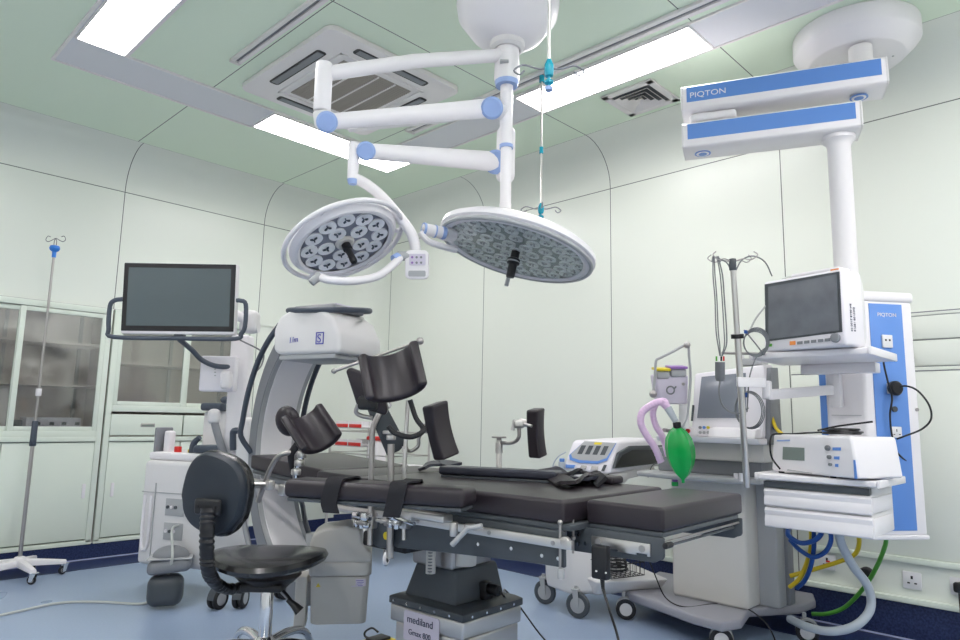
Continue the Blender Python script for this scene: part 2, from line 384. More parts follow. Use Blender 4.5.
# square louvred vent
t = thing('ceiling_vent', 'square white ceiling vent with nested louvres', 'vent', (3.71, 2.19, ZC))
b = MB(); cx, cy = 3.71, 2.19
for h, w in ((.185, .045),):
    for a in ((cx-h, cx+h, cy-h, cy-h+w), (cx-h, cx+h, cy+h-w, cy+h), (cx-h, cx-h+w, cy-h, cy+h), (cx+h-w, cx+h, cy-h, cy+h)): b.box(*a, ZC-.014, ZC, .003)
b.build('frame', 'acwhite', t)
b = MB(); b.box(cx-.15, cx+.15, cy-.15, cy+.15, ZC-.004, ZC-.001); b.build('backing', 'dgrey', t)
for h in (.125, .09, .055, .028):
    b = MB(); sec = [(0, 0), (.003, 0), (-.012, .024), (-.015, .024)]
    w_ = .022
    for sx, sy in ((1, 0), (-1, 0), (0, 1), (0, -1)):
        u, w = V((sx, sy, 0)), V((-sy, sx, 0)); o_, i_ = h, h-w_
        q = [V((cx, cy, ZC-.026))+u*o_+w*o_, V((cx, cy, ZC-.026))+u*o_-w*o_, V((cx, cy, ZC-.008))+u*i_-w*i_, V((cx, cy, ZC-.008))+u*i_+w*i_]
        b.hexa(q, [p+V((0, 0, .002)) for p in q])
    if h < .03: b.box(cx-.012, cx+.012, cy-.012, cy+.012, ZC-.012, ZC-.004)
    b.build('louvre', 'acwhite', t, ang=.1)

# ---------------------------------------------------------------- cupboards built into the left wall
def pane_door(t, x0, x1, z0, z1, y, fw=.035):
    b = MB()
    for a in ((x0, x0+fw, z0, z1), (x1-fw, x1, z0, z1)): b.box(a[0], a[1], y, y+.02, a[2], a[3], .002)
    for a in ((x0+fw, x1-fw, z0, z0+fw*.9), (x0+fw, x1-fw, z1-fw*.9, z1)): b.box(a[0], a[1], y, y+.02, a[2], a[3], .002)
    d = b.build('glass_door', 'cab', t)
    b = MB(); b.box(x0+fw*.8, x1-fw*.8, y+.009, y+.012, z0+fw*.7, z1-fw*.7); b.build('pane', 'pane', d)
    return d
def cupboard(x0, x1, zglass, label, split, drawers, doors):
    t = thing('storage_cupboard', label, 'cupboard', ((x0+x1)/2, YL, 0)); yb = YL+.42; zt = 1.905
    b = MB(); b.box(x0, x1, yb-.015, yb, .13, zt); b.box(x0, x0+.015, YL+.01, yb, .13, zt); b.box(x1-.015, x1, YL+.01, yb, .13, zt)
    b.box(x0, x1, YL+.01, yb, zt-.015, zt); b.box(x0, x1, YL+.01, yb, zglass-.012, zglass-.0); b.build('carcass', 'inside', t)
    f = MB()                                                # face frame
    f.box(x0, x0+.04, YL-.022, YL+.02, .13, zt, .002); f.box(x1-.04, x1, YL-.022, YL+.02, .13, zt, .002)
    f.box(x0+.04, x1-.04, YL-.022, YL+.02, zt-.045, zt, .002); f.box(x0+.04, x1-.04, YL-.022, YL+.02, zglass-.05, zglass-.0, .002)
    f.box(x0+.04, x1-.04, YL-.03, YL+.02, .875, .91, .003); f.box(x0, x1, YL-.022, YL+.02, .115, .145, .002)
    f.build('face_frame', 'cab', t)
    for a, c, dy in split: pane_door(t, a, c, zglass, zt-.05, YL-.012+dy)
    for z in (zglass+.33, zglass+.65):
        if z < zt-.1:
            b = MB(); b.box(x0+.016, x1-.016, YL+.06, yb-.016, z, z+.018); b.build('shelf', 'inside', t)
    b = MB()
    for xx in (x0+.10, x0+(x1-x0)*.52, x1-.10):
        b = MB(); b.box(xx-.012, xx+.012, yb-.03, yb-.016, zglass-.04, zt-.02)
        z = zglass+.02
        while z < zt-.06: b.box(xx-.016, xx+.016, yb-.034, yb-.029, z, z+.012); z += .05
        b.build('shelf_standard', 'satin', t)
    for a, c, z0, z1 in drawers:
        b = MB(); b.box(a, c, YL-.016, YL+.015, z0, z1, .003); d = b.build('drawer', 'cab', t)
        b = MB(); m = (a+c)/2; b.box(m-.055, m+.055, YL-.020, YL-.015, (z0+z1)/2-.016, (z0+z1)/2+.012, .003); h = b.build('pull', 'satin', d)
        b = MB(); b.box(m-.045, m+.045, YL-.0215, YL-.0195, (z0+z1)/2-.010, (z0+z1)/2+.003); b.build('pull_recess', 'cabdark', d)
    for a, c, hx in doors:
        b = MB(); b.box(a, c, YL-.016, YL+.015, .155, .868, .003); d = b.build('door', 'cab', t)
        b = MB(); b.box(hx-.012, hx+.012, YL-.022, YL-.015, .455, .56, .006, 3); b.build('handle', 'white', d)
    b = MB(); b.box(x0+.04, x1-.04, YL+.016, YL+.02, .14, .88); b.build('joint_shadow_gap', 'cabdark', t)
    return t
cupboard(.50, 1.785, .955, 'built-in cupboard with sliding glass doors behind the thin drip stand', ((.54, 1.20, .012), (1.17, 1.75, -.006)), (), ((.545, 1.145, .60), (1.15, 1.745, 1.70)))
cupboard(1.80, 2.985, 1.155, 'built-in cupboard with glass doors and a drawer row, behind the wide monitor', ((1.84, 2.40, -.006), (2.39, 2.94, .012)),
         ((1.845, 2.40, .92, 1.085), (2.41, 2.94, .92, 1.085)), ((1.845, 2.39, 1.90), (2.40, 2.94, 2.89)))
t = thing('storage_box', 'low lilac-white box lying on the bottom shelf behind the glass', 'box', (1.47, YL+.16, .956))
b = MB(); b.box(1.30, 1.66, YL+.07, YL+.27, .956, 1.050, .004); bx = b.build('carton', 'carton', t)
for x in (1.36, 1.45, 1.53, 1.62):
    b = MB(); b.box(x, x+.03, YL+.066, YL+.0705, .995, 1.018); b.build('cut_out', 'dgrey', bx)
t = thing('storage_box', 'small dark box at the left end of the cupboard bottom shelf', 'box', (1.25, YL+.2, .956))
b = MB(); b.box(1.215, 1.285, YL+.1, YL+.28, .956, 1.03, .004); b.build('carton', 'dgrey', t)
# ---------------------------------------------------------------- built-in panels and service skirting of the right wall
t = thing('wall_cupboard', 'flush built-in wall cupboard beside the blue service column', 'cupboard', (XR, .5, 1))
b = MB(); b.box(XR-.006, XR+.01, Y0, 1.52, .43, 1.40, .002); b.build('lower_panel', 'wr', t)
for z0, z1 in ((1.43, 1.565), (1.575, 1.70)):
    b = MB(); b.box(XR-.006, XR+.01, Y0, 1.38, z0, z1, .002); f = b.build('flap_door', 'wr', t)
    b = MB(); b.cyl((XR-.005, .885, z0+.045), (XR-.024, .885, z0+.045), .014, n=14); b.build('latch', 'satin', f)
b = MB(); b.box(XR-.007, XR+.01, Y0, 1.40, 1.703, 1.72, .002); b.box(XR-.007, XR+.01, 1.38, 1.40, 1.40, 1.703, .002); b.box(XR-.006, XR+.01, Y0, 1.52, 1.405, 1.425, .002); b.build('trim_rail', 'wr', t)
b = MB(); b.box(XR-.0075, XR-.004, Y0, 1.40, 1.718, 1.724); b.box(XR-.0065, XR-.004, Y0, 1.38, 1.699, 1.702); b.box(XR-.007, XR-.004, Y0, 1.52, 1.400, 1.406); b.box(XR-.0065, XR-.004, Y0, 1.37, 1.568, 1.572); b.box(XR-.0065, XR-.004, Y0, 1.37, 1.425, 1.428); b.build('joint', 'mgrey', t)
b = MB(); b.box(XR-.02, XR, Y0, 1.53, .392, .422, .003); b.box(XR-.035, XR, Y0, 3.2, .190, .218, .004); struct(b.build('trim_5', 'cab'))
def socket(y, z, lab, x=XR):
    t = thing('wall_socket', lab, 'socket', (x, y, z))
    b = MB(); b.box(x-.012, x, y-.043, y+.043, z-.043, z+.043, .004); p = b.build('plate', 'socket', t)
    b = MB(); b.box(x-.0135, x-.0115, y-.005, y+.005, z+.008, z+.024); b.box(x-.0135, x-.0115, y-.022, y-.010, z-.016, z-.009); b.box(x-.0135, x-.0115, y+.010, y+.022, z-.016, z-.009); b.build('pin_holes', 'black', p)
socket(.955, .305, 'white three-pin wall socket above the skirting on the right')
socket(.745, .31, 'white wall socket at the right edge of the photo, with a plug in it')
socket(1.37, .335, 'small wall socket with a red switch mark behind the yellow hose')
b = MB(); b.box(XR-.0145, XR-.012, 1.355, 1.375, .335, .345); tag(b.build('socket_switch_mark', 'red'), 'small red mark on the wall socket behind the yellow hose', 'marking')
t = thing('plug', 'black plug in the wall socket at the right edge', 'plug', (XR-.012, .745, .31))
b = MB(); b.box(XR-.05, XR-.014, .72, .77, .285, .335, .012, 3); b.build('plug_body', 'black', t)
b = MB(); b.tube([(XR-.045, .745, .29), (XR-.06, .742, .22), (XR-.06, .74, .1), (XR-.08, .72, .02), (XR-.1, .60, .01)], .005, 8, sm=6); b.build('lead', 'black', t)
t = thing('plug', 'round black plug on the wall behind the green hose', 'plug', (XR, 1.17, .30))
b = MB(); b.lathe([(0, .05), (.03, .05), (.036, .04), (.036, 0), (0, 0)], (XR, 1.17, .305), (-1, 0, 0), 20); b.build('plug_body', 'black', t)
# ---------------------------------------------------------------- shared bits
def caster(parent, p, r=.05, name='caster', head=None, tyre='rubber', hub='lgrey', twin=False, fork='lgrey', w=.022):
    """a swivel castor standing on the floor at p, rolling along heading"""
    h = R(head if head is not None else 60); d = V((math.cos(h), math.sin(h), 0)); n = V((-d.y, d.x, 0)); p = V(p); c = p+V((0, 0, r))
    b = MB()
    if twin:
        b.sweep([c+d*(r*.95*math.cos(R(a)))+V((0, 0, r*1.08*math.sin(R(a)))) for a in range(0, 181, 15)], [(-.006, -w*.8), (.004, -w*.8), (.004, w*.8), (-.006, w*.8)], lambda i: V((0, 0, 1))*math.sin(R(15*i))+d*math.cos(R(15*i)))
    else:
        for s in (-1, 1): b.hexa([c+n*s*w*1.0+d*.012-V((0, 0, .01)), c+n*s*w*1.0-d*.012-V((0, 0, .01)), c+n*s*(w*1.0+.004)-d*.012-V((0, 0, .01)), c+n*s*(w*1.0+.004)+d*.012-V((0, 0, .01))],
                [c+n*s*w+d*.03+V((0, 0, r+.012)), c+n*s*w-d*.005+V((0, 0, r+.012)), c+n*s*(w+.004)-d*.005+V((0, 0, r+.012)), c+n*s*(w+.004)+d*.03+V((0, 0, r+.012))])
        b.obox(c+V((0, 0, r+.014))+d*.012, (.045, w*2+.01, .008), frame_from((0, 0, 1), d), .002)
    b.cyl(c+V((0, 0, r+.01))+d*.012, c+V((0, 0, r+.035))+d*.012, .010, n=10)
    f = b.build(name, fork, parent)
    offs = (-w*.62, w*.62) if twin else (0,)
    for o in offs:
        b = MB(); hw = w*.42 if twin else w*.62
        b.lathe([(r*.62, -hw), (r*.9, -hw), (r, -hw*.5), (r, hw*.5), (r*.9, hw), (r*.62, hw), (r*.62, -hw)], c+n*o, n, 24); b.build('tyre', tyre, f)
        b = MB(); b.lathe([(0, -hw*1.05), (r*.3, -hw*1.15), (r*.63, -hw*.9), (r*.63, hw*.9), (r*.3, hw*1.15), (0, hw*1.05)], c+n*o, n, 20); b.build('hub', hub, f)
    return f
def line(a, c, t): return V(a).lerp(V(c), t)

# ---------------------------------------------------------------- surgical light with two heads
t = thing('surgical_light', 'white ceiling surgical light with two round heads on jointed arms', 'surgical light', (2.24, 2.03, ZC))
ax = V((2.24, 2.03, 0)); ax = Pd(507, 66, 3.2); ax.z = 0
b = MB(); b.lathe([(0, 2.86), (.10, 2.862), (.17, 2.90), (.235, 2.99), (.245, 3.05), (.24, 3.196), (0, 3.196)], ax, n=48); b.build('ceiling_canopy', 'white', t)
b = MB(); b.lathe([(.082, 2.865), (.082, 2.835), (.068, 2.825), (.06, 2.825)], ax, n=32); b.build('collar', 'offwhite', t)
b = MB(); b.lathe([(0, 2.665), (.056, 2.665), (.060, 2.68), (.056, 2.85), (0, 2.85)], ax, n=32); sp = b.build('spindle', 'white', t)
b = MB(); b.lathe([(0, 2.645), (.052, 2.645), (.057, 2.667), (0, 2.667)], ax, n=32); b.build('joint_cap', 'paleblue', sp)
b = MB(); b.obox(ax+V((-.05, -.028, 2.735)), (.012, .04, .035), frame_from((-.7, -.7, 0), (0, 0, 1)), .003); b.build('junction_plate', 'lgrey', sp)
A = Pd(492, 50, 3.17); B_ = Pd(324, 74, 2.72)
b = MB(); b.tube([ax+V((0, 0, A.z)), line(A, B_, .5), B_], .030, 20); b.cyl(B_+V((0, 0, .045)), B_+V((0, 0, -.16)), .034, n=24, bev=.008); b.build('upper_arm', 'white', t)
def cap(p, r, nrm_, parent, th=.02):
    b = MB(); b.lathe([(0, th), (r*.8, th), (r, th*.6), (r, -th), (0, -th)], p, nrm_, 28); b.lathe([(0, th+.002), (r*.14, th+.002), (r*.14, th)], p, nrm_, 12); return b.build('joint_cap', 'paleblue', parent)
tocam = lambda p: (EYE-V(p)).normalized()
def spring_arm(a, c, ra, rc, parent, name='spring_arm'):
    a, c = V(a), V(c); d = (c-a).normalized(); s = d.cross(V((0, 0, 1))).normalized(); u = s.cross(d)
    b = MB(); pts = [line(a, c, i/8) for i in range(9)]
    bm = bmesh.new(); rings = []
    for i, p in enumerate(pts):
        h = ra+(rc-ra)*i/8; w = h*.72
        rings.append([bm.verts.new(p+u*h*math.sin(R(a_))*(.9 if abs(math.sin(R(a_))) > .7 else 1)+s*w*math.cos(R(a_))) for a_ in range(0, 360, 22)])
    n = len(rings[0])
    for X_, Y_ in zip(rings, rings[1:]):
        for k in range(n): bm.faces.new((X_[k], X_[(k+1) % n], Y_[(k+1) % n], Y_[k]))
    bm.faces.new(rings[0][::-1]); bm.faces.new(rings[-1]); b._merge(bm)
    return b.build(name, 'white', parent)
# arm to the big head
B2 = Pd(327, 122, 2.72); E2 = Pd(492, 108, 2.98)
b = MB(); b.cyl(B_+V((0, 0, -.155)), B2+V((-.01, 0, -.03)), .037, n=24, bev=.01); b.build('elbow', 'offwhite', t)
sa = spring_arm(B2, E2, .036, .048, t); cap(B2+tocam(B2)*.04, .042, tocam(B2), sa); cap(E2+tocam(E2)*.045, .048, tocam(E2), sa)
b = MB(); b.prism([(0, .012), (1, .012), (1, .0), (0, -.004)], line(B2, E2, .12)-V((0, 0, .035)), line(B2, E2, .75)-line(B2, E2, .12), (0, 0, 1), V((.02, .02, 0))); b.build('spring_arm_cover', 'offwhite', sa)
D1 = Pd(513, 118, 2.99)
b = MB(); b.cyl(ax+V((0, 0, 2.65)), ax+V((0, 0, 2.27)), .030, n=24, bev=.006); b.obox(ax+V((0, 0, 2.31)), (.085, .085, .26), frame_from((0, 0, 1), (.7, -.7, 0)), .03, 4); b.build('lower_column', 'white', t)
lt = Pd(507, 93, 2.98); lb = Pd(513, 214, 2.98); lb2 = V((lt.x, lt.y, lb.z))
b = MB(); b.tube([lt, lb2], .024, 18); b.tube([E2, lt+V((0, 0, -.10))], .034, 16); dt = b.build('drop_tube', 'white', t)
b = MB(); b.cyl(lt+V((0, 0, -.24)), lt+V((0, 0, -.255)), .030, n=20); b.build('joint_ring', 'paleblue', dt)
# arm to the small head
S1 = Pd(500, 162, 3.12); S2 = Pd(366, 151, 2.74)
sb = spring_arm(S1, S2, .052, .036, t); cap(S2+tocam(S2)*.035, .038, tocam(S2), sb); cap(S1+tocam(S1)*.03+RT*-.02, .055, tocam(S1), sb)
S3 = Pd(354, 150, 2.72); S4 = Pd(354, 182, 2.72)
b = MB(); b.tube([S2, S3], .03, 14); b.cyl(S3+V((0, 0, .03)), V((S3.x, S3.y, S4.z)), .024, .021, n=20, bev=.006); el = b.build('drop_elbow', 'white', t)
b = MB(); b.cyl(V((S3.x, S3.y, S4.z+.003)), V((S3.x, S3.y, S4.z-.016)), .022, .016, n=20); b.build('joint_ring', 'paleblue', el)
b = MB(); b.tube([V((S3.x, S3.y, S4.z+.012)), Pd(366, 184, 2.74), Pd(382, 197, 2.77), Pd(400, 218, 2.8), Pd(411, 233, 2.8), Pd(415, 246, 2.8), Pd(416, 262, 2.8)], .022, 16, sm=5); b.build('curved_arm', 'white', t)
# control panel
pc = Pd(417, 264, 2.77); pn = -FW
b = MB(); b.prism([(x, y) for x, y in rrect(-.048, .048, -.062, .055, .02)], pc-FW*.012, RT, -DN, FW*.03, .005)
cp = b.build('control_panel', 'white', t)
b = MB(); b.prism(rrect(-.030, .036, -.006, .040, .005), pc-FW*.016, RT, -DN, FW*.006); b.build('keypad', 'carton', cp)
for i in range(3):
    for j in range(2):
        b = MB(); q = pc+RT*(-.018+.018*i)-DN*(.004+.022*j)-FW*.017; b.cyl(q, q+FW*.002, .005, n=10); b.build('key', 'purple' if i < 1 else 'mgrey', cp)
b = MB(); b.prism(rrect(-.034, .036, -.052, -.028, .006), pc-FW*.013, RT, -DN, FW*.004); b.build('grip_recess', 'lgrey', cp)
# lamp heads
def head(cn, n, u, Rr, rf, rings, lens_r, facemat, cover, label, hr):
    """cn centre of the face, n its outward normal, u an in-plane axis; returns the part"""
    a_, s_0 = R(n), u; vr = (V(cn)-EYE).normalized(); e1 = (RT-vr*RT.dot(vr)).normalized(); e2 = vr.cross(e1); e2 = e2 if e2.dot(DN) > 0 else -e2
    k_ = math.sqrt(1-s_0*s_0); n = (e1*-math.sin(a_)*k_+e2*math.cos(a_)*k_-vr*s_0).normalized(); u = e1*math.cos(a_)+e2*math.sin(a_); v = n.cross(u); F = Matrix((u, v, n)).transposed(); cn = V(cn)
    b = MB(); b.lathe([(rf, .004), (rf+.012, .012), (Rr*.93, .010), (Rr, -.012), (Rr*.99, -.035), (Rr*.88, -.058), (Rr*.5, -.075), (0, -.080)], cn, n=72, F=F)
    hd = b.build('lamp_head', 'white', t, label)
    b = MB(); b.lathe([(0, -.004), (rf+.002, -.004), (rf+.002, -.02), (0, -.02)], cn, n=64, F=F); b.build('face_plate', facemat, hd)
    first = None
    for cnt, rad, off in rings:
        for k in range(cnt):
            a = 2*math.pi*k/cnt+off; p = cn+u*rad*math.cos(a)+v*rad*math.sin(a)
            if first is None:
                b = MB(); b.lathe([(0, -.002), (lens_r*.5, .001), (lens_r*.92, .003), (lens_r, .003), (lens_r, -.004)], V((0, 0, 0)), n=18)
                first = b.build('lens', 'led', hd, local=True)
                b = MB()
                for q in range(3):
                    aa = 2*math.pi*q/3; b.hexa([(math.cos(aa+s)*rr, math.sin(aa+s)*rr, -.003) for s, rr in ((-.6, .004), (-.2, lens_r*.50), (.2, lens_r*.50), (.6, .004))], [(math.cos(aa+s)*rr, math.sin(aa+s)*rr, .0065) for s, rr in ((-.6, .004), (-.14, lens_r*.40), (.14, lens_r*.40), (.6, .004))])
                tri = b.build('reflector_core', 'lgrey' if cover else 'slate', first, local=True)
                lens = first
            else:
                lens = first.copy(); C.objects.link(lens); lens.parent = hd
                if 1:
                    q2 = first.children[0].copy(); C.objects.link(q2); q2.parent = lens
            G = Matrix.Translation(root_of(hd).matrix_basis.inverted() @ p) @ (F @ Matrix.Rotation(random.random()*2, 3, 'Z')).to_4x4()
            lens.matrix_local = G
    if cover:
        b = MB(); b.lathe([(0, .006), (rf, .006), (rf, .0035), (0, .0035)], cn, n=64, F=F); b.build('cover_glass', 'lamppane', hd)
    return hd, cn, F
sn, su = -22, .545     # tilt of the long axis, openness of the disc towards the viewer
sc_ = Pd(345, 243, 2.75)
hd, cn, F = head(sc_, sn, su, .225, .186, ((5, .078, .5), (12, .148, .26)), .036, 'lampface', False, 'smaller round head with bare lenses', .0)
u, v, n = F.col
b = MB(); b.lathe([(0, .008), (.034, .008), (.040, .0), (.040, -.01)], cn, n=24, F=F); b.build('handle_socket', 'warm', hd)
hb = Pd(351, 262, 2.62)
b = MB(); ha = cn+n*.004; b.lathe([(.018, 0), (.020, .03), (.014, .034), (.013, .06), (.015, .085), (.013, .097), (0, .100)], ha, (n*1.0+DN*-.05+RT*.02), 16); b.build('sterile_handle', 'black', hd)
b = MB(); b.torus(cn-n*.008, .248, .0105, F, 10, 72)
for a in (100, 220, -20): b.tube([cn-n*.008+u*.248*math.cos(R(a))+v*.248*math.sin(R(a)), cn-n*.020+u*.215*math.cos(R(a))+v*.215*math.sin(R(a))], .010, 8)
b.build('rail_handle', 'white', hd)
y = [Pd(412, 256, 2.78), Pd(402, 256, 2.77), Pd(396, 262, 2.74), Pd(378, 276, 2.67), Pd(352, 281, 2.60), Pd(330, 280, 2.58), Pd(320, 277, 2.60)]
b = MB(); b.tube(y, .016, 14, sm=5); yk = b.build('yoke', 'white', t)
b = MB(); b.cyl(y[0], y[1]+(y[1]-y[0])*.4, .020, n=20); b.build('yoke_joint', 'lgrey', yk)
b = MB(); b.cyl(Pd(399, 257, 2.765), Pd(394, 260, 2.75), .021, n=20); b.build('joint_ring', 'paleblue', yk)
b = MB(); b.cyl(Pd(320, 275, 2.60), Pd(311, 283, 2.58), .018, .015, n=16, bev=.003); b.build('yoke_pivot', 'lgrey', yk)
bn, bu = 15.5, .33
bc = Pd(516, 251, 2.98)
hd2, cn, F = head(bc, bn, bu, .350, .300, ((1, 0, 0), (6, .075, 0), (12, .150, .1), (18, .225, 0), (22, .275, .1)), .031, 'lampglass', True, 'larger round head with a clear cover', .0)
u, v, n = F.col
b = MB(); b.torus(cn+n*.004, .335, .010, F, 8, 72); b.build('rim_bead', 'lgrey', hd2)
b = MB(); b.lathe([(0, .0), (.019, .0), (.019, .03), (.028, .036), (.028, .056), (.019, .06), (.018, .118), (0, .120)], cn+n*.004, n+RT*.05, 18)
sh = b.build('sterile_handle', 'black', hd2)
b = MB(); b.lathe([(.0275, .034), (.029, .04), (.0275, .044)], cn+n*.012, n+RT*.05, 18); b.build('grip_ring', 'lgrey', sh)
b = MB(); q = cn+v*(.325 if v.z < 0 else -.325); b.cyl(q+n*.0, q+n*.07, .011, n=12, bev=.003); 
b.build('camera_stub', 'lgrey', hd2)
j1 = Pd(423, 229, 2.86); j2 = Pd(443, 233, 2.9)
b = MB(); b.cyl(j1, j2, .026, n=22, bev=.004); b.tube([j2, Pd(452, 235, 2.95)], .032, 16); hj = b.build('side_joint', 'white', hd2)
for p0, p1 in ((.0, .10), (.55, .62), (.92, 1.1)):
    b = MB(); b.cyl(line(j1, j2, p0), line(j1, j2, p1), .028, n=22); b.build('joint_ring', 'paleblue', hj)
b = MB(); b.tube([Pd(420, 232, 2.85), Pd(428, 241, 2.86), Pd(441, 246, 2.9), Pd(456, 250, 2.95)], .014, 10, sm=4); b.build('side_bracket', 'white', hd2)
b = MB(); b.tube([lb2+V((0, 0, .02)), lb2-V((0, 0, .03)), cn-n*.07], .026, 16); b.build('head_mount', 'white', dt)

# ---------------------------------------------------------------- two infusion hangers
def hanger(label, top, zt, z1, z2, rr, low):
    t = thing('infusion_hanger', label, 'infusion hanger', (top.x, top.y, zt), 0)
    b = MB(); b.cyl((top.x, top.y, zt), (top.x, top.y, z1), rr, n=12); b.build('rod', 'steel', t)
    b = MB(); x, y = top.x, top.y
    b.lathe([(0, 0), (rr*1.2, 0), (rr*2.6, -.02), (rr*2.8, -.045), (rr*2.3, -.06), (rr*.9, -.062), (rr*.9, -.07), (rr*2.6, -.078), (rr*2.6, -.086), (rr*.9, -.092), (rr*.7, -.105), (0, -.105)], (x, y, z1+.01), n=20)
    b.build('hub', 'teal', t)
    for k in range(low):
        a = R(-46+ (360/low)*k) if low > 2 else R(-46+180*k)
        d = V((math.cos(a), math.sin(a), 0)); c = V((x, y, z1-.02)); L = .10
        b = MB(); b.tube([c, c+d*L*.35+V((0, 0, -.004)), c+d*L*.8+V((0, 0, .008)), c+d*L+V((0, 0, .004)), c+d*(L+.018)+V((0, 0, -.012)), c+d*L+V((0, 0, -.026)), c+d*(L-.016)+V((0, 0, -.012))], .0034, 8, sm=4); b.build('hook', 'mgrey', t)
    return t
p = Px(549, 72, 1.69); th_ = hanger('infusion hanger with a teal hub, hanging in front of the lit panel', p, ZC-.02, p.z+.035, 0, .0060, 2)
b = MB(); b.lathe([(0, 0), (.014, 0), (.014, -.012), (0, -.012)], (p.x, p.y, p.z-.055), n=16); b.build('end_disc', 'paleblue', th_)
p = Px(541, 205, 3.03); th_ = hanger('thin infusion hanger whose hooks show above the large lamp head', p, ZC-.018, p.z+.0, 0, .0065, 4)
b = MB(); b.cyl((p.x, p.y, p.z+.36), (p.x, p.y, p.z+.32), .012, n=14); b.build('height_clamp', 'teal', th_)
b = MB(); b.cyl((p.x, p.y, ZC-.06), (p.x, p.y, ZC-.02), .016, n=14); b.build('rail_runner', 'teal', th_)
b = MB(); b.torus((p.x, p.y, ZC-.09), .018, .003, frame_from((1, 1, 0)), 6, 20); b.build('hang_ring', 'steel', th_)

# ---------------------------------------------------------------- ceiling pendant
t = thing('ceiling_pendant', 'white ceiling service pendant with blue-striped arms, blue service column, shelves and drawers', 'service pendant', (3.83, .95, ZC))
pdn = t
dc = V((3.83, .95, 0))
b = MB(); b.lathe([(0, 3.035), (.225, 3.035), (.235, 3.04), (.295, 3.10), (.305, 3.115), (.305, 3.197), (0, 3.197)], dc, n=64); cn_ = b.build('ceiling_canopy', 'white', t)
for a in (20, 110, 200, 290):
    b = MB(); b.cyl(dc+V((.17*math.cos(R(a)), .17*math.sin(R(a)), 3.036)), dc+V((.17*math.cos(R(a)), .17*math.sin(R(a)), 3.032)), .006, n=8); b.build('screw', 'lgrey', cn_)
piv = V((3.60, .86, 0)); piv = V((3.664, .887, 0)); elb = V((3.360, 1.606, 0)); col = V((3.615, 1.0, 0))
b = MB(); b.cyl(piv+V((0, 0, 2.88)), piv+V((0, 0, 3.02)), .055, n=28); b.build('spindle', 'offwhite', t)
def parm(a, c, z0, z1, hw, over):
    a, c = V(a), V(c); d = (c-a).normalized(); s = V((-d.y, d.x, 0)); L = (c-a).length+2*over; o = a-d*over
    if s.x > 0: s = -s                                       # s points towards the room centre
    prof = [(-hw, z0+.01), (-hw, z1-.02), (-hw+.02, z1), (hw-.02, z1), (hw, z1-.02), (hw, z0+.01), (hw-.02, z0), (-hw+.02, z0)]
    b = MB(); b.prism(prof, (o.x, o.y, 0), s, (0, 0, 1), d*L, .008, 3); m = b.build('arm', 'white', pdn)
    for sgn in (1,):
        b = MB(); zz = (z0+z1)/2; q = V((o.x, o.y, 0))+s*(hw+.0015)*sgn
        b.prism([(.03, z0+.048), (L-.03, z0+.048), (L-.03, z1-.018), (.03, z1-.018)], q, d, (0, 0, 1), s*-.006); b.build('blue_stripe', 'blue', m)
    for e in (0, 1):
        b = MB(); b.prism([(x*1.02, zc+(.0)) for x, zc in prof], (o+d*(L-.012 if e else 0)).to_tuple()[:2]+(0,), s, (0, 0, 1), d*.012, .004); b.build('end_cap', 'offwhite', m)
    return m, d, s, o, L
m1, d1, s1, o1, L1 = parm(elb, piv, 2.765, 2.915, .10, .10)
m2, d2, s2, o2, L2 = parm(elb, col, 2.555, 2.705, .10, .10)
def ring_logo(p, m):
    b = MB(); b.cyl(p, p-V((0, 0, .004)), .042, n=32); a = b.build('badge', 'blue', m)
    b = MB(); b.cyl(p-V((0, 0, .003)), p-V((0, 0, .0055)), .033, n=32); b.build('badge_ring', 'white', a)
    b = MB(); b.cyl(p-V((0, 0, .005)), p-V((0, 0, .007)), .022, n=32); b.build('badge_centre', 'blue', a)
ring_logo(piv+d1*-.02+V((0, 0, 2.756)), m1); ring_logo(V((elb.x, elb.y, 2.5555)), m2)
b = MB(); q = elb; b.cyl(q+V((0, 0, 2.70)), q+V((0, 0, 2.77)), .06, n=28); b.obox(q+d1*.06+V((0, 0, 2.735)), (.24, .15, .05), frame_from((0, 0, 1), d1), .02, 3); b.build('elbow_joint', 'white', t)
text('lettering', 'PIQTON', .043, o1+s1*(.102)+d1*.045+V((0, 0, 2.835)), d1, (0, 0, 1), 'white', m1, sx=1.15)
b = MB(); b.lathe([(.058, 2.565), (.078, 2.56), (.078, 2.535), (.060, 2.52), (.054, 2.50), (.054, 1.70), (0, 1.70)], col, n=36); b.build('drop_column', 'white', t)
b = MB()
for k in range(14): a = R(200+k*8); b.cyl(col+V((.0565*math.cos(a), .0565*math.sin(a), 1.86)), col+V((.0575*math.cos(a), .0575*math.sin(a), 1.86-.006)), .003, n=6)
# service head: prism in plan; corner b between the white and the blue faces
pa = Pd(821, 410, 3.28); pb = Pd(866, 410, 3.12); pc_ = Pd(919, 410, 3.16)
pa, pb, pc_ = [V((p.x, p.y, 0)) for p in (pa, pb, pc_)]
back = V((.10, .10, 0)); pd_ = pc_+V((.16, .12, 0)); pe = pa+V((.20, .06, 0))
plan = [pa, pb, pc_, pd_, pe]
def slab(z0, z1, grow=0, bev=.006):
    c = sum(plan, V())/5; P_ = [c+(p-c)*(1+grow) for p in plan]
    b = MB(); b.hexa([V((p.x, p.y, z0)) for p in P_], [V((p.x, p.y, z1)) for p in P_], bev, 3); return b
sh_ = slab(.615, 1.69, 0, .014).build('service_column', 'white', t)
slab(1.685, 1.735, .05, .015).build('top_cap', 'white', sh_)
slab(.60, .62, .03, .006).build('bottom_cap', 'white', sh_)
fB = (pc_-pb).normalized(); nB = V((fB.y, -fB.x, 0)); nB = nB if nB.dot(EYE-pb) > 0 else -nB; wB = (pc_-pb).length
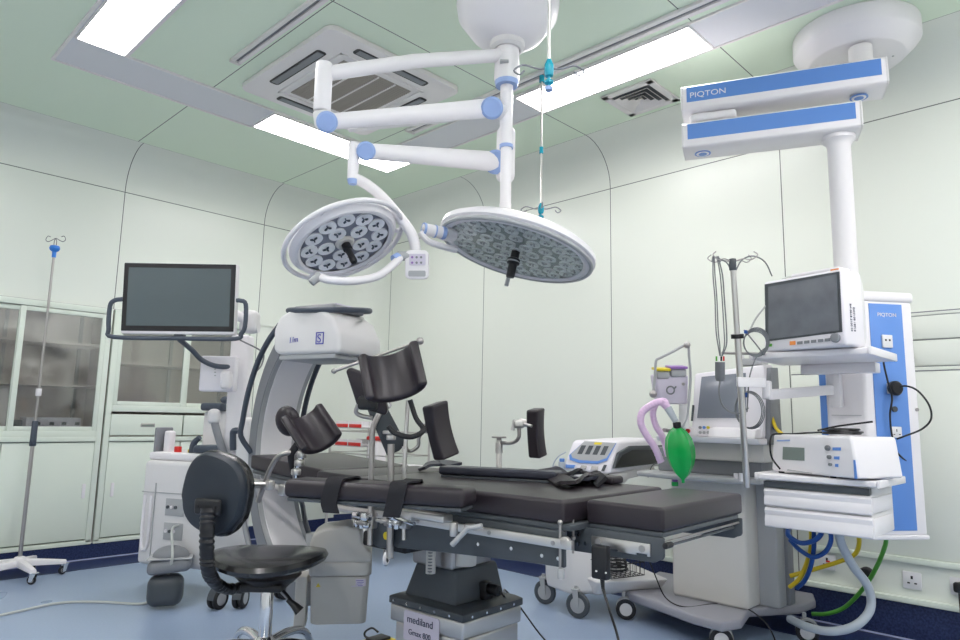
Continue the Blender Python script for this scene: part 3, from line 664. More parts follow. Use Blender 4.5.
b = MB(); b.prism([(.045, .64), (wB-.055, .64), (wB-.055, 1.675), (.045, 1.675)], pb+nB*.0, fB, (0, 0, 1), nB*.004, .0015); bp_ = b.build('blue_panel', 'blue', sh_)
fA = (pb-pa).normalized(); nA = V((fA.y, -fA.x, 0)); nA = nA if nA.dot(EYE-pa) > 0 else -nA; wA = (pb-pa).length
b = MB(); b.prism([(.0, .9), (.03, .9), (.03, 1.40), (.0, 1.40)], pa+nA*.0, fA, (0, 0, 1), nA*.004); b.build('blue_edge_strip', 'blue', sh_)
for z in (1.15,):
    b = MB(); b.prism([(.05, z), (wA-.02, z), (wA-.02, z+.003), (.05, z+.003)], pa, fA, (0, 0, 1), nA*.0025); b.build('panel_joint', 'lgrey', sh_)
text('lettering', 'PIQTON', .024, pb+fB*(.085)+nB*.004+V((0, 0, 1.615)), fB, (0, 0, 1), 'white', bp_, sx=1.1)
def osock(s, z, w=.052, h=.05, name='outlet'):
    q = pb+fB*s+nB*.004; b = MB(); b.prism(rrect(-w/2, w/2, z-h/2, z+h/2, .004), q, fB, (0, 0, 1), nB*.008, .0015); return q+nB*.008, b.build(name, 'socket', sh_)
q, o = osock(.125, 1.497, .052, .06)
b = MB(); 
for dx in (-.010, .010): b.obox(q+fB*dx+V((0, 0, 1.502)), (.008, .009, .003), frame_from(nB, fB)); 
b.build('port', 'black', o)
q, o = osock(.135, 1.278)
q2, o = osock(.14, 1.078); b = MB(); b.obox(q2+V((0, 0, 1.086)), (.004, .012, .002), frame_from(nB, fB))
for dx in (-.014, .014): b.obox(q2+fB*dx+V((0, 0, 1.068)), (.008, .004, .002), frame_from(nB, fB))
b.build('pin_holes', 'black', o)
b = MB(); q3 = pb+fB*.14+nB*.004+V((0, 0, 1.183)); b.cyl(q3, q3+nB*.008, .013, n=20); b.build('gas_port', 'dgrey', sh_)
b = MB(); q3 = pb+fB*(wB-.012)+nB*.0+V((0, 0, 1.183)); b.cyl(q3, q3+nB*.006, .008, n=14); b.build('side_screw', 'satin', sh_)
# shelves and drawers: aligned with the walls
sx0, sx1, sy0, sy1 = 3.00, 3.40, .775, 1.205
def shelf(z, th, name='shelf'):
    b = MB(); b.box(sx0-.012, sx1, sy0-.01, sy1+.02, z, z+th, .007, 3); s = b.build(name, 'white', t)
    b = MB(); b.box(sx0-.014, sx1-.02, sy0-.022, sy0-.010, z-.002, z+th+.004, .004); b.build('side_rail', 'white', s); b = MB(); b.box(sx0-.014, sx1-.02, sy1+.020, sy1+.032, z-.002, z+th+.004, .004); b.build('side_rail', 'white', s); return s
su_ = shelf(1.385, .028); sl = shelf(.868, .024)
b = MB(); b.box(3.38, 3.46, .84, 1.16, 1.34, 1.386, .006); b.build('bracket', 'white', su_)
b = MB(); b.box(sx0+.02, 3.33, sy0+.02, sy1-.0, .676, .868, .004); b.build('drawer_housing', 'offwhite', t)
b = MB(); b.box(sx0+.005, sx0+.03, sy0+.02, sy1-.0, .836, .862); b.build('drawer_gap', 'dgrey', t)
for z0, z1 in ((.76, .832), (.672, .752)):
    b = MB(); b.prism([(0, z0+.004), (.008, z0), (.02, z0), (.02, z1), (.010, z1), (.0, z1-.010), (.006, z1-.03), (.0, z0+.03)], (sx0, sy0+.016, 0), (1, 0, 0), (0, 0, 1), (0, sy1-sy0-.016, 0), .002); d = b.build('drawer', 'white', t)
    b = MB(); b.box(sx0+.02, sx0+.30, sy0+.014, sy0+.020, z0+.006, z1-.006, .003); b.build('drawer_side', 'white', d)
# pole bracket arm to the left
ba = Pd(770, 395, 2.98); bb = Pd(834, 390, 3.16)
b = MB(); b.prism([(0, -.022), (1, -.022), (1, .022), (0, .022)], ba, bb-ba, (0, 0, 1), FW*.025, .003); b.obox(bb+V((.03, 0, 0)), (.05, .05, .16), None, .01); b.build('clamp_arm', 'white', t)
ba2 = Pd(738, 382, 2.86)
b = MB(); b.prism([(0, -.02), (1, -.02), (1, .02), (0, .02)], ba2, Pd(766, 383, 2.94)-ba2, (0, 0, 1), FW*.02, .003); b.obox(Pd(767, 390, 2.97), (.035, .035, .08), None, .006); b.build('clamp_arm', 'white', t)
# ---------------------------------------------------------------- operating table
TO = V((1.80, 1.01, 0)); TA = R(3)
tu, tv, tz = V((math.cos(TA), math.sin(TA), 0)), V((-math.sin(TA), math.cos(TA), 0)), V((0, 0, 1))
def T(u, v, z): return TO+tu*u+tv*v+tz*z
TF = Matrix((tu, tv, tz)).transposed()
def tbox(b, u0, u1, v0, v1, z0, z1, bev=0, seg=2): return b.obox(T((u0+u1)/2, (v0+v1)/2, (z0+z1)/2), (u1-u0, v1-v0, z1-z0), TF, bev, seg)
t = thing('operating_table', 'operating table with black padded sections on a grey and steel column base', 'operating table', T(.30, 1.15, 0), TA)
table = t
b = MB(); tbox(b, .0, .61, .0, .258, .790, .86, .012, 4); b.build('head_pad', 'vinyl', t)
b = MB(); tbox(b, -.09, .575, .282, 1.30, .790, .862, .014, 4); b.build('torso_pad', 'vinyl', t)
def incl(u0, u1, v0, v1, za0, za1, zb0, zb1, bev, m, name, par=None):
    b = MB(); b.hexa([T(u0, v0, za0), T(u1, v0, za0), T(u1, v1, zb0), T(u0, v1, zb0)], [T(u0, v0, za1), T(u1, v0, za1), T(u1, v1, zb1), T(u0, v1, zb1)], bev, 4); return b.build(name, m, par or t)
incl(-.04, .56, 1.315, 1.60, .790, .860, .795, .865, .012, 'vinyl', 'seat_pad')
incl(.0, .53, 1.615, 2.21, .796, .866, .835, .903, .012, 'vinyl', 'leg_pad')
b = MB(); b.hexa([T(.50, 1.62, .868), T(.53, 1.62, .868), T(.53, 2.18, .905), T(.50, 2.18, .905)], [T(.50, 1.62, .87), T(.53, 1.62, .87), T(.53, 2.18, .907), T(.50, 2.18, .907)])
# decks under the pads
b = MB(); tbox(b, .005, .58, .005, .25, .776, .790, .003); b.build('head_deck', 'dgrey', t)
b = MB(); tbox(b, -.08, .565, .26, 1.31, .772, .790, .004); b.build('torso_deck', 'dgrey', t)
incl(.01, .52, 1.32, 2.20, .772, .79, .812, .832, .004, 'dgrey', 'leg_deck')
# side plates of the head section
for u0, sg in ((.0, -1), (.595, 1)):
    b = MB(); b.prism([(-.012, .712), (.0, .705), (.30, .70), (.30, .776), (-.03, .776), (-.03, .725), (-.025, .716)], T(u0, 0.03, 0), tv, tz, tu*.010, .003); pl = b.build('side_plate', 'dgrey', t)
    b = MB(); e = u0-.006 if sg < 0 else u0+.010
    b.prism([(.01, .720), (.02, .720), (.02, .726), (.055, .726), (.055, .720), (.115, .720), (.115, .726), (.145, .726), (.145, .720), (.205, .720), (.205, .755), (.01, .755)], T(e, 0.03, 0), tv, tz, tu*.006, .001); k = b.build('steel_strip', 'steel', pl)
    for s in (.035, .18):
        b = MB(); b.cyl(T(e, .03+s, .740), T(e-.003, .03+s, .740), .010, n=16); b.build('bolt', 'satin', k)
    for s, z in ((.225, .730), (.25, .755), (.25, .725)):
        b = MB(); b.cyl(T(e, .03+s, z), T(e-.004, .03+s, z), .006, n=10); b.build('bolt', 'chrome', pl)
b = MB(); b.cyl(T(.01, .012, .760), T(.595, .012, .760), .004, n=10); b.build('cross_rod', 'satin', t)
b = MB(); b.cyl(T(.01, .03, .742), T(.595, .03, .742), .004, n=10); b.build('cross_rod', 'gcable', t)
b = MB(); b.cyl(T(-.01, -.008, .757), T(.03, -.008, .757), .009, n=12, bev=.003); b.build('release_knob', 'black', t)
# torso frame: grey side panels and accessory rails
for u0, sg in ((-.085, -1), (.555, 1)):
    b = MB(); b.prism([(.28, .665), (.40, .662), (.80, .640), (1.02, .625), (1.14, .655), (1.19, .70), (1.20, .770), (.28, .770)], T(u0, 0, 0), tv, tz, tu*.014, .004, 3); pl = b.build('side_panel', 'dgrey', t)
    for s, z in ((.36, .69), (.48, .695), (.62, .69), (.30, .69)):
        b = MB(); e = u0 if sg < 0 else u0+.014; b.cyl(T(e, s, z), T(e+sg*.004, s, z), .006, n=10); b.build('bolt', 'chrome', pl)
    b = MB(); e = u0-.030 if sg < 0 else u0+.030
    tbox(b, e-.0, e+.012, .235, 1.42, .725, .752, .002); rl = b.build('side_rail', 'steel', t)
    for s in (.30, .55, .88, 1.10, 1.38):
        b = MB(); b.cyl(T(e+.006, s, .738), T(u0+.007, s, .738), .008, n=10); b.cyl(T(e+(0 if sg < 0 else .012), s, .738), T(e+sg*.003+(0 if sg < 0 else .012), s, .738), .007, n=12); b.build('rail_spacer', 'satin', rl)
b = MB(); b.cyl(T(-.10, 1.10, .69), T(-.086, 1.10, .69), .075, n=36, bev=.006); hg = b.build('hinge_cover', 'dgrey', t)
b = MB(); b.cyl(T(-.106, 1.06, .665), T(-.099, 1.06, .665), .014, n=20); b.build('marker', 'yellow', hg)
b = MB(); b.cyl(T(-.03, .285, .80), T(-.03, .285, .70), .004, n=8); b.sph(T(-.03, .285, .745), .008); b.cyl(T(-.10, .285, .795), T(-.10, .285, .655), .004, n=8); b.sph(T(-.10, .285, .798), .008); b.build('lock_pin', 'satin', t)
b = MB(); b.cyl(T(-.095, .285, .665), T(-.095, .285, .635), .011, n=12, bev=.003); b.build('pin_grip', 'lgrey', t)
b = MB(); b.cyl(T(-.115, .262, .745), T(-.095, .262, .745), .016, n=18, bev=.003); b.build('rail_end_knob', 'steel', t)
# leg section frame with rails and clamps at its far end
for u0 in (-.03, .545):
    b = MB(); b.hexa([T(u0, 1.45, .73), T(u0+.012, 1.45, .73), T(u0+.012, 2.22, .775), T(u0, 2.22, .775)], [T(u0, 1.45, .756), T(u0+.012, 1.45, .756), T(u0+.012, 2.22, .801), T(u0, 2.22, .801)], .002); b.build('leg_rail', 'steel', t)
b = MB(); b.hexa([T(.02, 1.40, .70), T(.50, 1.40, .70), T(.50, 2.15, .79), T(.02, 2.15, .79)], [T(.02, 1.40, .775), T(.50, 1.40, .775), T(.50, 2.15, .815), T(.02, 2.15, .815)], .01); b.build('leg_frame', 'mgrey', t)
b = MB(); tbox(b, .06, .50, .45, 1.20, .66, .772, .02, 3); b.build('table_frame', 'mgrey', t)
# column
b = MB(); tbox(b, .20, .44, 1.00, 1.24, .50, .67, .015, 3); b.build('upper_column', 'satin', t)
b = MB(); tbox(b, .03, .20, 1.10, 1.36, .575, .635, .012, 3); sl_ = b.build('tilt_block', 'black', t)
b = MB(); tbox(b, .035, .10, 1.24, 1.35, .636, .639, .001); b.build('block_trim', 'lgrey', sl_)
b = MB(); b.cyl(T(.155, 1.08, .665), T(.155, 1.08, .49), .020, n=20); c_ = b.build('lift_post', 'warm', t)
b = MB()
for k in range(10): b.obox(T(.139, 1.068, .50+.012*k), (.012, .012, .004), TF)
b.build('rack_teeth', 'mgrey', c_)
b = MB(); b.cyl(T(.26, .99, .66), T(.26, .99, .52), .045, n=24, bev=.005); b.build('lift_post', 'warm', t)
bu0, bu1, bv0, bv1 = .150, .520, .895, 1.315
def ring(u0, u1, v0, v1, z): return [T(u0, v0, z), T(u1, v0, z), T(u1, v1, z), T(u0, v1, z)]
b = MB(); b.hexa(ring(bu0+.035, bu1-.03, bv0+.075, bv1-.05, .372), ring(bu0+.055, bu1-.06, bv0+.095, bv1-.10, .51), .012, 3); hd_ = b.build('column_hood', 'dgrey', t)
b = MB(); b.hexa(ring(bu0+.065, bu1-.07, bv0+.25, bv1-.11, .505), ring(bu0+.07, bu1-.07, bv0+.26, bv1-.12, .575), .006, 2); b.build('hood_collar', 'dgrey', t)
for k in range(5):
    b = MB(); b.cyl(T(bu0+.0735, bv0+.28+.02*k, .56), T(bu0+.066, bv0+.28+.02*k, .56), .004, n=8); b.build('bolt', 'chrome', hd_)
b = MB(); b.hexa(ring(bu0, bu1, bv0, bv1, .338), ring(bu0, bu1, bv0, bv1, .366), .004); b.hexa(ring(bu0+.0, bu1-.0, bv0+.0, bv1-.0, .366), ring(bu0+.03, bu1-.02, bv0+.03, bv1-.03, .378), .002); rm = b.build('base_rim', 'dgrey', t)
for k in range(5):
    b = MB(); b.cyl(T(bu0-.003, bv0+.05+.080*k+.02, .352), T(bu0+.003, bv0+.07+.080*k, .352), .005, n=8); b.build('bolt', 'chrome', rm)
for k in range(4):
    b = MB(); b.cyl(T(bu0+.05+.085*k, bv0-.003, .352), T(bu0+.05+.085*k, bv0+.003, .352), .005, n=8); b.build('bolt', 'chrome', rm)
b = MB(); b.hexa(ring(bu0+.004, bu1-.004, bv0+.004, bv1-.004, .27), ring(bu0+.004, bu1-.004, bv0+.004, bv1-.004, .339), .010, 3); b.hexa(ring(bu0+.012, bu1-.012, bv0+.012, bv1-.03, .10), ring(bu0+.012, bu1-.012, bv0+.012, bv1-.03, .272), .012, 3); b.build('base_cover', 'steel', t)
b = MB(); tbox(b, .12, .55, .62, 1.36, .03, .11, .03, 4); b.build('foot_plate', 'mgrey', t)
b = MB(); tbox(b, -.0, .05, bv0+.0, bv0+.001, .2, .201)
b = MB(); L0 = T(bu0+.0025, 0, 0); b.prism(rrect(-(bv0+.325), -(bv0+.125), .215, .328, .012), T(bu0+.003, 0, 0), -tv, tz, -tu*.003); lb_ = b.build('name_plate', 'carton', t)
text('lettering', 'mediland', .040, T(bu0-.0005, bv0+.305, .285), -tv, tz, 'ink', lb_, sx=1.02)
text('lettering', 'Gmax 800', .030, T(bu0-.0005, bv0+.295, .240), -tv, tz, 'ink', lb_)
b = MB(); b.cyl(T(.36, bv0+.05, .42), T(.36, bv0-.0, .42), .022, n=16, bev=.004); b.obox(T(.36, bv0+.08, .41), (.05, .06, .07), TF, .01); b.build('power_inlet', 'black', t)
# cords from the base, hand control hanging on the rail
def cord(label, pts, r, m, name='cord', sm=8, cat='cord', n=8, group=None):
    b = MB(); b.tube(pts, r, n, sm=sm); o = b.build(name, m); return tag(o, label, cat, group)
q = T(.36, bv0-.005, .42)
cord('black power cord running from the table base down to the floor', [q, q+V((.01, -.02, -.02)), Pz(505, 590, .33), Pz(520, 607, .22), Pz(545, 640, .05), Pz(575, 665, .006), Pz(640, 700, .006)], .004, 'black')
hc = T(-.12, .20, .59)
t = thing('hand_control', 'black hand control hanging on a cord from the table rail', 'hand control', hc)
hcp = Px(602, 553, 1.66)
b = MB(); b.obox(Px(601, 562, 1.74), (.028, .052, .095), TF, .006, 3); hh = b.build('casing', 'black', t)
b = MB(); b.tube([Px(602, 575, 1.74), Px(603, 588, 1.74), Px(606, 600, 1.72)], lambda s: .008-.005*s, 10); b.build('strain_relief', 'black', t)
b = MB(); b.tube([Px(606, 598, 1.72), Px(610, 612, 1.70), Px(617, 634, 1.64), Px(622, 660, 1.60)], .0035, 8, sm=6); b.build('lead', 'black', t)
for s in (-.02, .02):
    b = MB(); b.cyl(Px(601, 572, 1.724)+tv*s*.8, Px(601, 572, 1.72)+tv*s*.8, .003, n=8); b.build('screw', 'chrome', hh)

# near arm board, lying along the table side
def board(label, a, c, w, th, side, m, cat='arm board', clamp=None, strapm='strap', straps=()):
    a, c = V(a), V(c); d = (c-a); d.z = 0; L = d.length; d.normalize(); s = V((d.y, -d.x, 0))*side
    t = thing('arm_board', label, cat, (a+c)/2-V((0, 0, th)))
    F = Matrix((d, s, V((0, 0, 1)))).transposed()
    if F.determinant() < 0: F = Matrix((d, -s, V((0, 0, 1)))).transposed()
    cc = (a+c)/2+s*w/2; cc.z = (a.z+c.z)/2-th/2
    b = MB(); b.obox(cc, (L, w, th), F, th*.32, 5); b.build('pad', m, t)
    b = MB(); b.obox(cc-V((0, 0, th/2+.006)), (L*.96, w*.85, .012), F, .003); b.build('board_plate', 'dgrey', t)
    for k, sl2 in straps:
        p = a.lerp(c, k)+s*w/2; p.z = cc.z; h = th/2+.004
        sec = []
        b = MB(); F2 = F; ang = R(sl2)
        loop = [p-s*(w/2+.006)+V((0, 0, -h-.035))+d*.03*math.sin(ang), p-s*(w/2+.008)+V((0, 0, -h))+d*.01, p-s*(w/2+.007)+V((0, 0, h*.4)), p-s*(w/2-.01)+V((0, 0, h+.003)), p+V((0, 0, h+.005))-d*.02*math.sin(ang), p+s*(w/2-.01)+V((0, 0, h+.003)), p+s*(w/2+.006)+V((0, 0, 0)), p+s*(w/2)+V((0, 0, -h-.02))]
        loop = cr(loop, 5); N_ = len(loop); bm = bmesh.new(); R1 = []
        for i, q in enumerate(loop):
            tt = (loop[min(i+1, N_-1)]-loop[max(i-1, 0)]).normalized(); nn = d.cross(tt).normalized()
            R1.append([bm.verts.new(q+d*x_*.030+nn*y_*.003) for x_, y_ in ((-1, -1), (1, -1), (1, 1), (-1, 1))])
        for A_, B3 in zip(R1, R1[1:]):
            for k2 in range(4): bm.faces.new((A_[k2], A_[(k2+1) % 4], B3[(k2+1) % 4], B3[k2]))
        bm.faces.new(R1[0][::-1]); bm.faces.new(R1[-1]); b._merge(bm); b.build('strap', strapm, t)
    return t, d, s
na, ncc = Pz(464, 489, .882), Pz(283, 479, .882)
ab, d_, s_ = board('long black arm board on the near side of the table with two wide straps', na, ncc, .135, .062, 1, 'vinyl', straps=((.70, 0), (.34, 40)))
b = MB(); q = Px(435, 517, 1.60); b.obox(q+V((0, .05, .0)), (.05, .22, .026), TF, .006, 3); b.obox(q+V((0, .12, -.006)), (.06, .05, .035), TF, .005); cl_ = b.build('rail_clamp', 'steel', ab)
b = MB(); q = Px(454, 522, 1.59); b.cyl(q, q-V((0, 0, .045)), .014, n=16, bev=.003); b.build('clamp_screw', 'steel', cl_)
b = MB(); b.cyl(Px(470, 524, 1.60), Px(470, 524, 1.60)-V((0, 0, .02)), .02, n=16, bev=.003); b.build('clamp_screw', 'steel', cl_)
b = MB(); b.tube([Px(482, 526, 1.60), Px(468, 528, 1.58), Px(452, 545, 1.56)], .009, 10); b.build('clamp_lever', 'lgrey', cl_)
# far arm board, navy, resting across the far side
fa, fb = Pz(438, 466, .905), Pz(556, 472, .905)
ab2, d2_, s2_ = board('narrow navy-black arm board on the far side of the table', fa, fb, .10, .034, -1, 'navyvinyl')
def ribbon(path, w, th, wdir, m, name, parent=None, sm=6):
    pts = cr(path, sm); bm = bmesh.new(); R1 = []; N_ = len(pts)
    for i, q in enumerate(pts):
        tt = (pts[min(i+1, N_-1)]-pts[max(i-1, 0)]).normalized(); wd = V(wdir(i/(N_-1)) if callable(wdir) else wdir); wd = (wd-tt*wd.dot(tt)).normalized(); nn = wd.cross(tt)
        R1.append([bm.verts.new(q+wd*x_*w/2+nn*y_*th/2) for x_, y_ in ((-1, -1), (1, -1), (1, 1), (-1, 1))])
    for A_, B3 in zip(R1, R1[1:]):
        for k2 in range(4): bm.faces.new((A_[k2], A_[(k2+1) % 4], B3[(k2+1) % 4], B3[k2]))
    bm.faces.new(R1[0][::-1]); bm.faces.new(R1[-1]); b = MB(); b._merge(bm); return b.build(name, m, parent)
t = thing('body_strap', 'crumpled dark webbing strap heaped on the far edge of the table', 'strap', Pz(560, 480, .87))
for k, (pts_, w_, m_) in enumerate((([(545, 470), (556, 474), (568, 478), (584, 480), (604, 478)], .07, 'navyvinyl'), ([(546, 474), (558, 479), (570, 482), (584, 478), (596, 474), (606, 476)], .055, 'vinyl'), ([(552, 477), (566, 474), (580, 472), (594, 476), (602, 482)], .05, 'strap'))):
    pp = [Pz(x_, y_, .878+.006*((i+k) % 2)+.003*k) for i, (x_, y_) in enumerate(pts_)]
    ribbon(pp, w_, .012, lambda s: V((.7, .5, .15*math.sin(6*s+k))), m_, 'webbing', t)
ribbon([Pz(422, 469, .875), Pz(430, 465, .892), Pz(442, 463, .90), Pz(455, 465, .895)], .10, .012, (.7, .5, .1), 'navyvinyl', 'webbing', t)
t = thing('arm_board_cover', 'dark grey folded pad at the far head end behind the strap heap', 'pad', T(.60, .40, .87))
b = MB(); b.obox(T(.52, .50, .878), (.09, .12, .03), TF, .012, 4); b.build('pad', 'vinyl', t)

# ---------------------------------------------------------------- leg supports and side pads clamped to the table
def rod(p, r, name, parent, m='steel', sm=5, n=12): b = MB(); b.tube(p, r, n, sm=sm if len(p) > 2 else 0); return b.build(name, m, parent)
def gutter(cn, along, open_, w, L, depth, th, m, name, parent, a0=200, a1=340, rim=.5):
    """trough: along = its length, open_ = the way the hollow faces"""
    al, op = V(along).normalized(), V(open_); op = (op-al*op.dot(al)).normalized(); sd = al.cross(op)
    rr = w/2; outer, inner = [], []
    for i in range(15):
        a = R(a0+(a1-a0)*i/14); outer.append((rr*math.cos(a), rr*depth*math.sin(a))); inner.append(((rr-th)*math.cos(a), (rr*depth-th)*math.sin(a)))
    poly = outer+inner[::-1]; cy = rr*depth*.55
    b = MB(); b.prism([(x, y+cy) for x, y in poly], V(cn)-al*L/2, sd, op, al*L, th*.42, 4, .7); return b.build(name, m, parent)
def clampblock(p, parent, name='rail_clamp', s=1):
    p = V(p); b = MB(); b.obox(p, (.034*s, .05*s, .045*s), TF, .006, 2); o = b.build(name, 'steel', parent)
    b = MB(); b.cyl(p+tu*-.02*s, p+tu*-.05*s, .008*s, n=10); b.cyl(p+tu*-.045*s-tv*.03*s, p+tu*-.045*s+tv*.03*s, .006*s, n=10); b.build('clamp_handle', 'steel', o); return o
# 1: big upright trough
t = thing('leg_support', 'large black padded leg trough standing high above the middle of the table', 'leg support', Px(371, 500, 1.62))
gc = Pd(397, 373, 2.30)
gutter(Pd(394, 374, 2.30), DN*.82-FW*.52+RT*.24, -FW*.8-DN*.55+RT*-.10, .215, .175, .80, .032, 'vinyl', 'trough', t, 184, 356)
p1 = Px(371, 492, 1.62); p2 = Px(372, 445, 1.62); p3 = Px(373, 428, 1.62); p4 = Px(378, 416, 1.64); p5 = Px(382, 408, 1.66)
rod([Px(370, 545, 1.62), p1, p2, p3, p4, p5], .011, 'bent_post', t, 'satin')
b = MB(); q = Px(384, 405, 1.66); b.cyl(q+tv*.03, q-tv*.03, .014, n=14, bev=.003); b.cyl(q+V((0, 0, -.02)), q+V((0, 0, .05)), .016, n=14, bev=.003); b.cyl(q+tv*.03, q+tv*.055, .020, n=12); b.build('ball_joint', 'chrome', t)
b = MB(); b.obox(Pd(385, 396, 2.34), (.05, .05, .03), None, .008); b.build('trough_mount', 'black', t)
rod([Pd(410, 400, 2.33), Pd(416, 418, 2.32), Pd(423, 428, 2.32), Pd(421, 433, 2.31), Pd(410, 437, 2.31), Pd(395, 433, 2.31), Pd(388, 426, 2.31)], .009, 'strap_loop', t, 'rubber')
clampblock(Px(371, 522, 1.63), t)
# 2: the trough behind it, turned edge-on, with its long calf plate
t = thing('leg_support', 'leg trough seen edge-on behind the large upright trough, with a long dark calf plate', 'leg support', Px(404, 500, 1.66))
al2 = (-DN*.8+RT*-.6).normalized()
b = MB(); b.prism([(0, 0), (.11, 0), (.13, .03), (.135, .15), (.02, .16), (0, .14)], Pd(357, 407, 2.52), (RT*1+DN*.32).normalized(), (-DN*.93+RT*-.30).normalized(), FW*.045, .014, 4); b.build('trough', 'vinyl', t)
b = MB(); b.prism([(0, 0), (.09, .03), (.155, .27), (.04, .24), (.025, .25)][::1], Pd(391, 456, 2.5), RT, -DN, FW*.010, .002)
b = MB(); F_ = lambda x_, y_: Pd(x_, y_, 2.72)
cpl_ = [F_(387, 456), F_(399, 451), F_(406, 444), F_(385, 404), F_(363, 400)]; b.hexa(cpl_, [p+FW*.012 for p in cpl_], .003); b.build('calf_plate', 'dgrey', t)
b = MB(); b.obox(Pd(368, 403, 2.47), (.07, .05, .05), frame_from((0, 0, 1), RT), .012, 3); b.build('buckle', 'black', t)
rod([Pd(358, 405, 2.48), Pd(356, 412, 2.48), Pd(362, 416, 2.48), Pd(372, 418, 2.47)], .008, 'lever', t, 'satin')
rod([Px(404, 540, 1.66), Px(404, 480, 1.66), Px(406, 436, 1.66), Px(408, 400, 1.66)], .008, 'post', t, 'steel')
b = MB(); q = Px(405, 452, 1.66); b.cyl(q, q+V((0, 0, .02)), .012, n=12); q = Px(404, 470, 1.66); b.cyl(q, q+V((0, 0, .012)), .012, n=12); b.build('post_collar', 'steel', t)
clampblock(Px(404, 522, 1.64), t)
# 3: short post with a flat knob, holding the crossbar
t = thing('support_post', 'short steel rail post with a flat round knob between the two leg trough posts', 'support post', Px(391, 500, 1.64))
rod([Px(390, 558, 1.64), Px(391, 444, 1.64)], .013, 'post', t, 'satin')
b = MB(); q = Px(391, 440, 1.64); b.cyl(q, q+V((0, 0, .02)), .018, n=18, bev=.003); q2 = Px(391, 434, 1.64); b.cyl(q2, q2+V((0, 0, .012)), .032, n=22, bev=.003); b.build('knob', 'steel', t)
clampblock(Px(391, 520, 1.645), t)
t = thing('crossbar', 'slim steel crossbar with ball ends behind the large leg trough', 'crossbar', Pd(378, 357, 2.5))
A_, B_4 = Pd(334, 371, 2.42), Pd(420, 341, 2.45)
rod([A_, B_4], .006, 'bar', t, 'satin')
for q, r_ in ((A_, .010), (B_4, .014)): b = MB(); b.sph(q, r_); b.build('ball_end', 'satin', t)
b = MB(); q = Pd(411, 344, 2.45); b.cyl(q, q-V((0, 0, .10)), .007, n=10); b.build('drop_link', 'satin', t)
# 4: knee pad right of the troughs
def slabpad(quad_, D, th, m, name, parent, bend=.0):
    P_ = [Pd(x_, y_, D) for x_, y_ in quad_]
    b = MB(); rows = 8; bm = bmesh.new(); A2, B5 = [], []
    for i in range(rows+1):
        s = i/rows; off = FW*(bend*math.sin(math.pi*s)); l_, r_ = P_[0].lerp(P_[3], s)+off, P_[1].lerp(P_[2], s)+off
        A2.append([bm.verts.new(p) for p in (l_, r_, r_+FW*th, l_+FW*th)])
    for X_, Y_ in zip(A2, A2[1:]):
        for k2 in range(4): bm.faces.new((X_[k2], X_[(k2+1) % 4], Y_[(k2+1) % 4], Y_[k2]))
    bm.faces.new(A2[0][::-1]); bm.faces.new(A2[-1]); b._merge(bm, .012, 4, .8); return b.build(name, m, parent)
t = thing('knee_pad', 'tall black knee pad tilted to the right, left of the flat far post', 'knee pad', Pd(430, 470, 2.62))
kp = [Pd(x_, y_, 2.55) for x_, y_ in ((428, 411), (449, 402), (457, 446), (436, 457))]
Fk = frame_from(-FW*.75+RT*-.6, (-DN*.97+RT*-.2))
def curved_pad(c, along, front, L, w, th, sag, m, name, parent):
    al, fr = V(along).normalized(), V(front); fr = (fr-al*fr.dot(al)).normalized(); sd = al.cross(fr); N_ = 12; top, bot = [], []
    for i in range(N_+1):
        x_ = L*(i/N_-.5); sg = sag*((2*x_/L)**2); top.append((x_, sg)); bot.append((x_, sg*.3-th))
    b = MB(); b.prism(top+bot[::-1], V(c)-sd*w/2, al, fr, sd*w, .010, 4, .6); return b.build(name, m, parent)
curved_pad(Pd(444, 430, 2.52), -DN*.975+RT*-.22, RT*.75-FW*.66, .205, .09, .05, .014, 'vinyl', 'pad', t)
b = MB(); q = Pd(425, 428, 2.55); b.cyl(q, q+RT*.05, .010, n=12); b.obox(q, (.03, .03, .03), None, .006); b.cyl(q+RT*.005-V((0, 0, .02)), q+V((0, 0, .02)), .014, n=12); b.build('swivel_joint', 'chrome', t)
rod([Pd(425, 430, 2.55), Pd(419, 437, 2.55), Pd(418, 446, 2.55), Pd(410, 451, 2.55), Pd(404, 447, 2.53)], .007, 'bent_arm', t, 'satin')
# 5: far side pad on its own post
t = thing('side_pad', 'upright black side pad on a cranked steel post beyond the far table edge', 'side pad', Px(499, 470, 2.45))
rod([Px(499, 500, 2.46), Px(499, 440, 2.46)], .015, 'post', t, 'warm')
clampblock(Px(499, 500, 2.44), t)
b = MB(); q = Px(499, 453, 2.46); b.cyl(q, q+V((0, 0, .05)), .018, n=16); b.build('post_sleeve', 'steel', t)
b = MB(); q = Px(499, 438, 2.46); b.cyl(q, q+V((0, 0, .008)), .036, n=24, bev=.002); b.cyl(q, q-V((0, 0, .02)), .012, n=12); b.build('flat_knob', 'satin', t)
rod([Px(501, 443, 2.46), Px(510, 443, 2.46), Px(516, 441, 2.46), Px(519, 436, 2.46), Px(519, 427, 2.46)], .009, 'crank', t, 'satin')
b = MB(); q = Px(519, 424, 2.46); b.obox(q, (.05, .05, .04), frame_from((0, 0, 1), RT), .01, 3); b.cyl(q+V((0, 0, .01)), q+RT*.05, .018, n=16, bev=.003); b.cyl(q-RT*.03-V((0, 0, .03)), q-RT*.02+V((0, 0, .02)), .010, n=12); b.build('swivel_joint', 'steel', t)
rod([Px(524, 424, 2.46), Px(532, 426, 2.46)], .007, 'pin', t, 'steel')
curved_pad(Px(541, 433, 2.52), -DN+RT*-.05, RT*.85-FW*.5, .225, .085, .055, .010, 'vinyl', 'pad', t)
